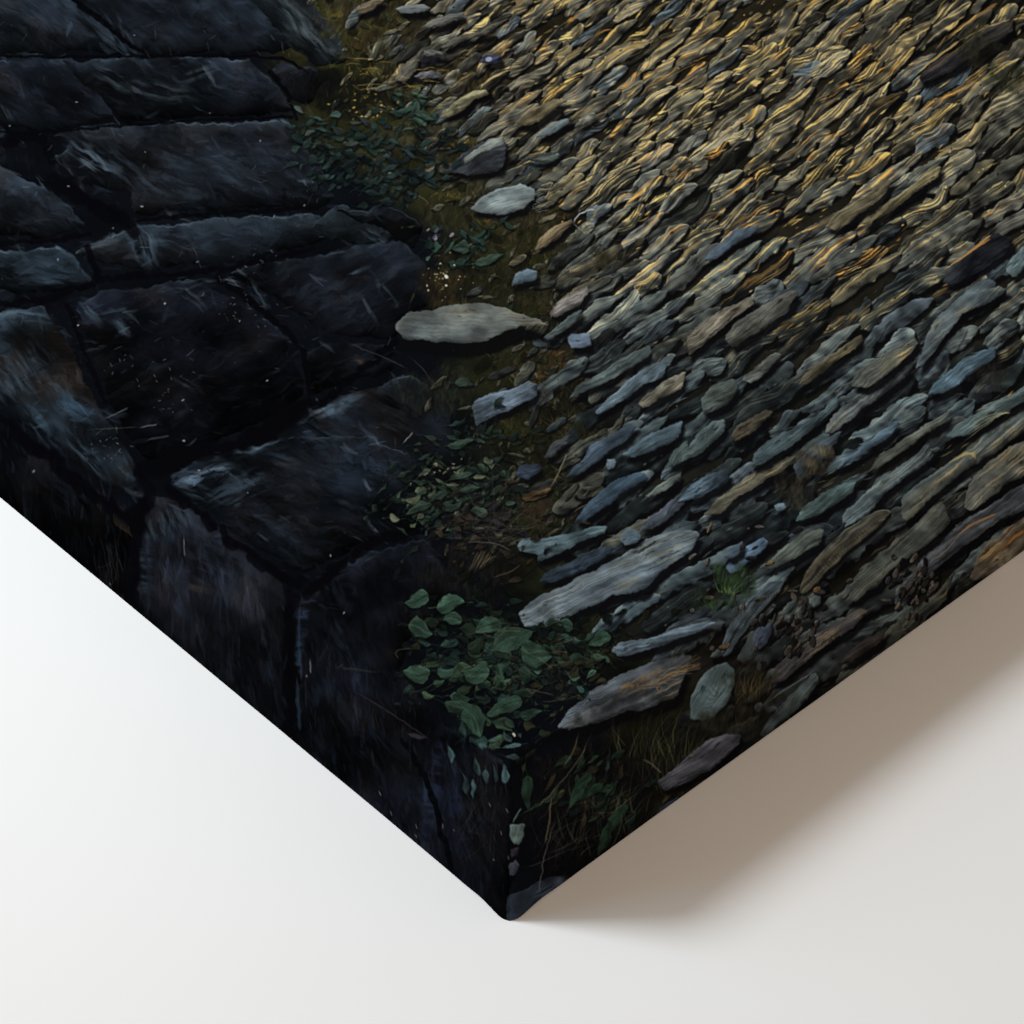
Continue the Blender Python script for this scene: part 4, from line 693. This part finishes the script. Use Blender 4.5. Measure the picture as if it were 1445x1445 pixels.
# ================================================================ the canvas and its surroundings (metres)
T = .040                                          # depth of the wrapped edge
CW, CH = .45, .60                                 # size of the canvas
RB = .0017                                        # rounding of the front edges
CAM = np.array([-.14786060, -.16058855, .25099237])
RT = np.array([.73228939, -.68098883, -.00254062]); UP = np.array([.40170736, .42895041, .80909378]); FW = np.array([.54989403, .59351138, -.58767406])
FPX = 2514.138; MID = 722.5                       # camera focal length and centre in image pixels

def image_px(P):
    """projects a canvas point through the camera into image pixels"""
    v = P-CAM; d = v@FW
    return MID+FPX*(v@RT)/d, MID-FPX*(v@UP)/d

def mirror(a, lo, hi):
    n = hi-lo; k = np.mod(a-lo, 2*n); return lo+np.where(k > n, 2*n-k, k)

def lin(c):
    c = c/255.
    return np.where(c <= .04045, c/12.92, ((c+.055)/1.055)**2.4)

ART = paint()

def spacing(total, other, start, slope, axis, step=1.18):
    """mesh lines along one side, closer together where the print is seen closest"""
    s = np.linspace(0, total, 6000); o = np.clip((s-start)*slope, 0, other*.8)
    P = np.stack([s, o, np.full_like(s, T)], 1) if axis == 0 else np.stack([o, s, np.full_like(s, T)], 1)
    x, y = image_px(P); ds = np.hypot(np.diff(x), np.diff(y))
    ds = ds*np.where(s[1:] > (.385 if axis == 0 else .40), .3, 1.)
    c = np.r_[0, np.cumsum(ds)]; n = int(c[-1]/step)
    return np.interp(np.linspace(0, c[-1], n+1), c, s)

US = spacing(CW, CH, .165, .65, 0); VS = spacing(CH, CW, .185, .55, 1)

def grid_mesh(name, P, uv, mat, parent, gain, colours=True, flip=False):
    """P: (rows, cols, 3) vertex positions; every vertex takes its printed colour"""
    h, w, _ = P.shape
    me = bpy.data.meshes.new(name)
    co = P.reshape(-1, 3).astype(np.float32); nv = len(co)
    i = np.arange(h-1)[:, None]*w+np.arange(w-1)[None, :]
    q = np.stack([i, i+1, i+w+1, i+w], -1).reshape(-1, 4)
    if flip: q = q[:, ::-1]
    nf = len(q)
    me.vertices.add(nv); me.vertices.foreach_set('co', co.ravel())
    me.loops.add(nf*4); me.polygons.add(nf)
    me.loops.foreach_set('vertex_index', np.ascontiguousarray(q.ravel(), dtype=np.int32))
    me.polygons.foreach_set('loop_start', np.arange(0, nf*4, 4, dtype=np.int32))
    me.update(calc_edges=True)
    me.polygons.foreach_set('use_smooth', np.ones(nf, bool))
    x, y = image_px(co.astype(float))  # looks up the painting at the image pixel each vertex projects to
    x = mirror(x, AX0+1, AX0+AW-2); y = mirror(y, AY0+1, AY0+AH-2)
    c = np.ones((nv, 4), np.float32); c[:, :3] = np.clip(lin(sample(x, y, ART))*(gain if np.isscalar(gain) else gain.reshape(-1, 1))/1.0, .0008, .8)
    a = me.color_attributes.new('print', 'FLOAT_COLOR', 'POINT'); a.data.foreach_set('color', c.ravel())
    u = me.uv_layers.new(name='thread'); u.data.foreach_set('uv', np.ascontiguousarray(uv.reshape(-1, 2)[q.ravel()], dtype=np.float32).ravel())
    me.materials.append(mat)
    o = bpy.data.objects.new(name, me); bpy.context.scene.collection.objects.link(o)
    o.parent = parent
    return o

def nodes(name):
    m = bpy.data.materials.new(name); m.use_nodes = True
    nt = m.node_tree; return m, nt, nt.nodes['Principled BSDF']

# ---- printed canvas cloth: print pigment, woven threads as bump
def cloth(name):
    m, nt, b = nodes(name); N = nt.nodes; Lk = nt.links.new
    at = N.new('ShaderNodeAttribute'); at.attribute_name = 'print'
    Lk(at.outputs['Color'], b.inputs['Base Color'])
    b.inputs['Roughness'].default_value = .62; b.inputs['Specular IOR Level'].default_value = 0
    uv = N.new('ShaderNodeUVMap'); uv.uv_map = 'thread'
    hs = []
    for d in ('X', 'Y'):
        w = N.new('ShaderNodeTexWave'); w.wave_type = 'BANDS'; w.bands_direction = d
        w.inputs['Scale'].default_value = 2*math.pi/(20*.00062); w.inputs['Distortion'].default_value = .6; w.inputs['Detail'].default_value = 1
        w.inputs['Detail Scale'].default_value = .4
        Lk(uv.outputs['UV'], w.inputs['Vector']); hs.append(w)
    mx = N.new('ShaderNodeMath'); mx.operation = 'MAXIMUM'
    Lk(hs[0].outputs['Fac'], mx.inputs[0]); Lk(hs[1].outputs['Fac'], mx.inputs[1])
    bp = N.new('ShaderNodeBump'); bp.inputs['Strength'].default_value = .22; bp.inputs['Distance'].default_value = .00012
    Lk(mx.outputs[0], bp.inputs['Height']); Lk(bp.outputs['Normal'], b.inputs['Normal'])
    return m

scene = bpy.context.scene
mat_face = cloth('printed_cloth')
root = bpy.data.objects.new('canvas_print', None); scene.collection.objects.link(root)
root['label'] = 'thick canvas print of a dark stone wall and cobbles, lying on the white surface'
root['category'] = 'canvas print'

# ---- front: flat, rolling over at its edges
U, V = np.meshgrid(US, VS)
def roll(u, tot): return np.clip(RB-np.minimum(u, tot-u), 0, RB)
d = (roll(U, CW)**4+roll(V, CH)**4)**.25; d = np.minimum(d, RB)
Z = T-(RB-np.sqrt(np.maximum(RB*RB-d*d, 0)))
GL, GR = .85, 1.35                                # side print colour dimmed left, lightened right, to offset how the lamps shade them
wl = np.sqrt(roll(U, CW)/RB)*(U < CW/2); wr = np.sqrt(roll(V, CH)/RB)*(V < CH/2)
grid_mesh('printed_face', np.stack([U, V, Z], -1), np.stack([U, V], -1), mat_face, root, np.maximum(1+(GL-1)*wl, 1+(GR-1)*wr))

# ---- the four wrapped edges, pulled tight round the corner and tucked under
def tuck(s):                                      # height of the lower fold along an edge, s from the corner
    return .00005+.00048*np.exp(-((s-.0080)/.0034)**2)+.00012*np.sin(s*190)*np.exp(-s/.05)

def edge(name, S, at, out, gain, flip=False):
    k = np.linspace(0, 1, 135)[:, None]
    top = T-RB; s = S[None, :]
    zb = tuck(s)
    z = top*(1-k)+zb*k
    lo = np.clip((.0016-(z-zb))/.0016, 0, 1)      # lower edge turns inward
    swell = .00035*np.sin(np.pi*k)*(1-np.exp(-s/.02))*(1+.5*np.sin(s*70+1))
    inn = .0005*(1-np.sqrt(np.maximum(1-lo*lo, 0)))
    R = np.maximum(.0036*(np.clip(k-.12, 0, 1)/.88)**1.6, 1e-7)+0*s       # corner gets rounder toward the bottom
    a = math.radians(45)*(1-s/R); near = s < R
    sx = np.where(near, R-R*np.sin(np.clip(a, 0, 1)), s)
    off = (swell-inn)*(1-np.exp(-s/.004))-np.where(near, R-R*np.cos(np.clip(a, 0, 1)), 0)
    bag = .0007*k**2*np.exp(-(s/.012)**2)         # the folded corner bags out a little at the bottom
    off = off+bag; s = sx-bag
    P = at(s+0*k, z+0*s, off)
    uv = np.stack([s+0*k, z+0*s], -1)
    return grid_mesh(name, P, uv, mat_face, root, gain, flip=flip)

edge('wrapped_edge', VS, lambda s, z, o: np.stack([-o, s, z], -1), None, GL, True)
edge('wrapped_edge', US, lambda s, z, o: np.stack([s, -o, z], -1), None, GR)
SC = np.linspace(0, CH, 120); SD = np.linspace(0, CW, 90)
edge('wrapped_edge', SC, lambda s, z, o: np.stack([CW+o, s, z], -1), None, 1.)
edge('wrapped_edge', SD, lambda s, z, o: np.stack([s, CH+o, z], -1), None, 1., True)

# ---- white surface
m, nt, b = nodes('white_matte')
b.inputs['Roughness'].default_value = .75; b.inputs['Specular IOR Level'].default_value = .2
nz = nt.nodes.new('ShaderNodeTexNoise'); nz.inputs['Scale'].default_value = 9; nz.inputs['Detail'].default_value = 3
cr = nt.nodes.new('ShaderNodeValToRGB'); cr.color_ramp.elements[0].color = (.852, .852, .850, 1); cr.color_ramp.elements[1].color = (.868, .868, .866, 1)
tc = nt.nodes.new('ShaderNodeTexCoord'); nt.links.new(tc.outputs['Object'], nz.inputs['Vector'])
nt.links.new(nz.outputs['Fac'], cr.inputs['Fac']); nt.links.new(cr.outputs['Color'], b.inputs['Base Color'])
me = bpy.data.meshes.new('table_surface'); me.from_pydata([(-3, -3, 0), (3, -3, 0), (3, 3, 0), (-3, 3, 0)], [], [(0, 1, 2, 3)])
me.materials.append(m); ob = bpy.data.objects.new('table_surface', me); scene.collection.objects.link(ob); ob['kind'] = 'structure'

# ---- light: one soft lamp from the left, a broad weak one, an added warm fill behind the viewer, and a warm room
def area(name, loc, target, size, power, col, shape='DISK'):
    l = bpy.data.lights.new(name, 'AREA'); l.shape = shape; l.size = size; l.energy = power; l.color = col
    o = bpy.data.objects.new(name, l); scene.collection.objects.link(o); o.location = loc
    d = np.array(target)-np.array(loc)
    from mathutils import Vector
    o.rotation_euler = Vector(d).to_track_quat('-Z', 'Y').to_euler()
    return o
KD = np.array([-.60, .64, 1.0])*.80
AIM = (.10, .22, 0)
k = area('key_lamp', tuple(KD+np.array([.02, .0, 0])), AIM, .25, KEY, (.915, .97, 1.01)); k.data.spread = math.radians(70)
k = area('soft_lamp', tuple(np.array([-1.0, .95, 1.0])*1.7), (.40, -.22, 0), 1.9, SOFT, (.56, .81, 1.)); k.data.spread = math.radians(80)
k = area('warm_fill', (-.85, -.92, 1.25), (.05, .02, 0), 1.0, FILL, (1.0, .80, .63)); k.data.spread = math.radians(110)  # added fill that lifts and warms the shadowed table, no known source
w = bpy.data.worlds.new('World'); scene.world = w; w.use_nodes = True
bg = w.node_tree.nodes['Background']; bg.inputs['Color'].default_value = WCOL; bg.inputs['Strength'].default_value = WSTR

# ---- camera
cam = bpy.data.cameras.new('camera'); co = bpy.data.objects.new('camera', cam); scene.collection.objects.link(co)
from mathutils import Matrix
M = Matrix(((RT[0], UP[0], -FW[0], CAM[0]), (RT[1], UP[1], -FW[1], CAM[1]), (RT[2], UP[2], -FW[2], CAM[2]), (0, 0, 0, 1)))
co.matrix_world = M
cam.sensor_fit = 'HORIZONTAL'; cam.sensor_width = 36; cam.lens = 36*FPX/1445; cam.clip_start = .01; cam.clip_end = 50
scene.camera = co
scene.render.engine = 'CYCLES'
vs = scene.view_settings; vs.view_transform = 'Standard'; vs.look = 'None'; vs.exposure = 0; vs.gamma = 1; vs.use_curve_mapping = False
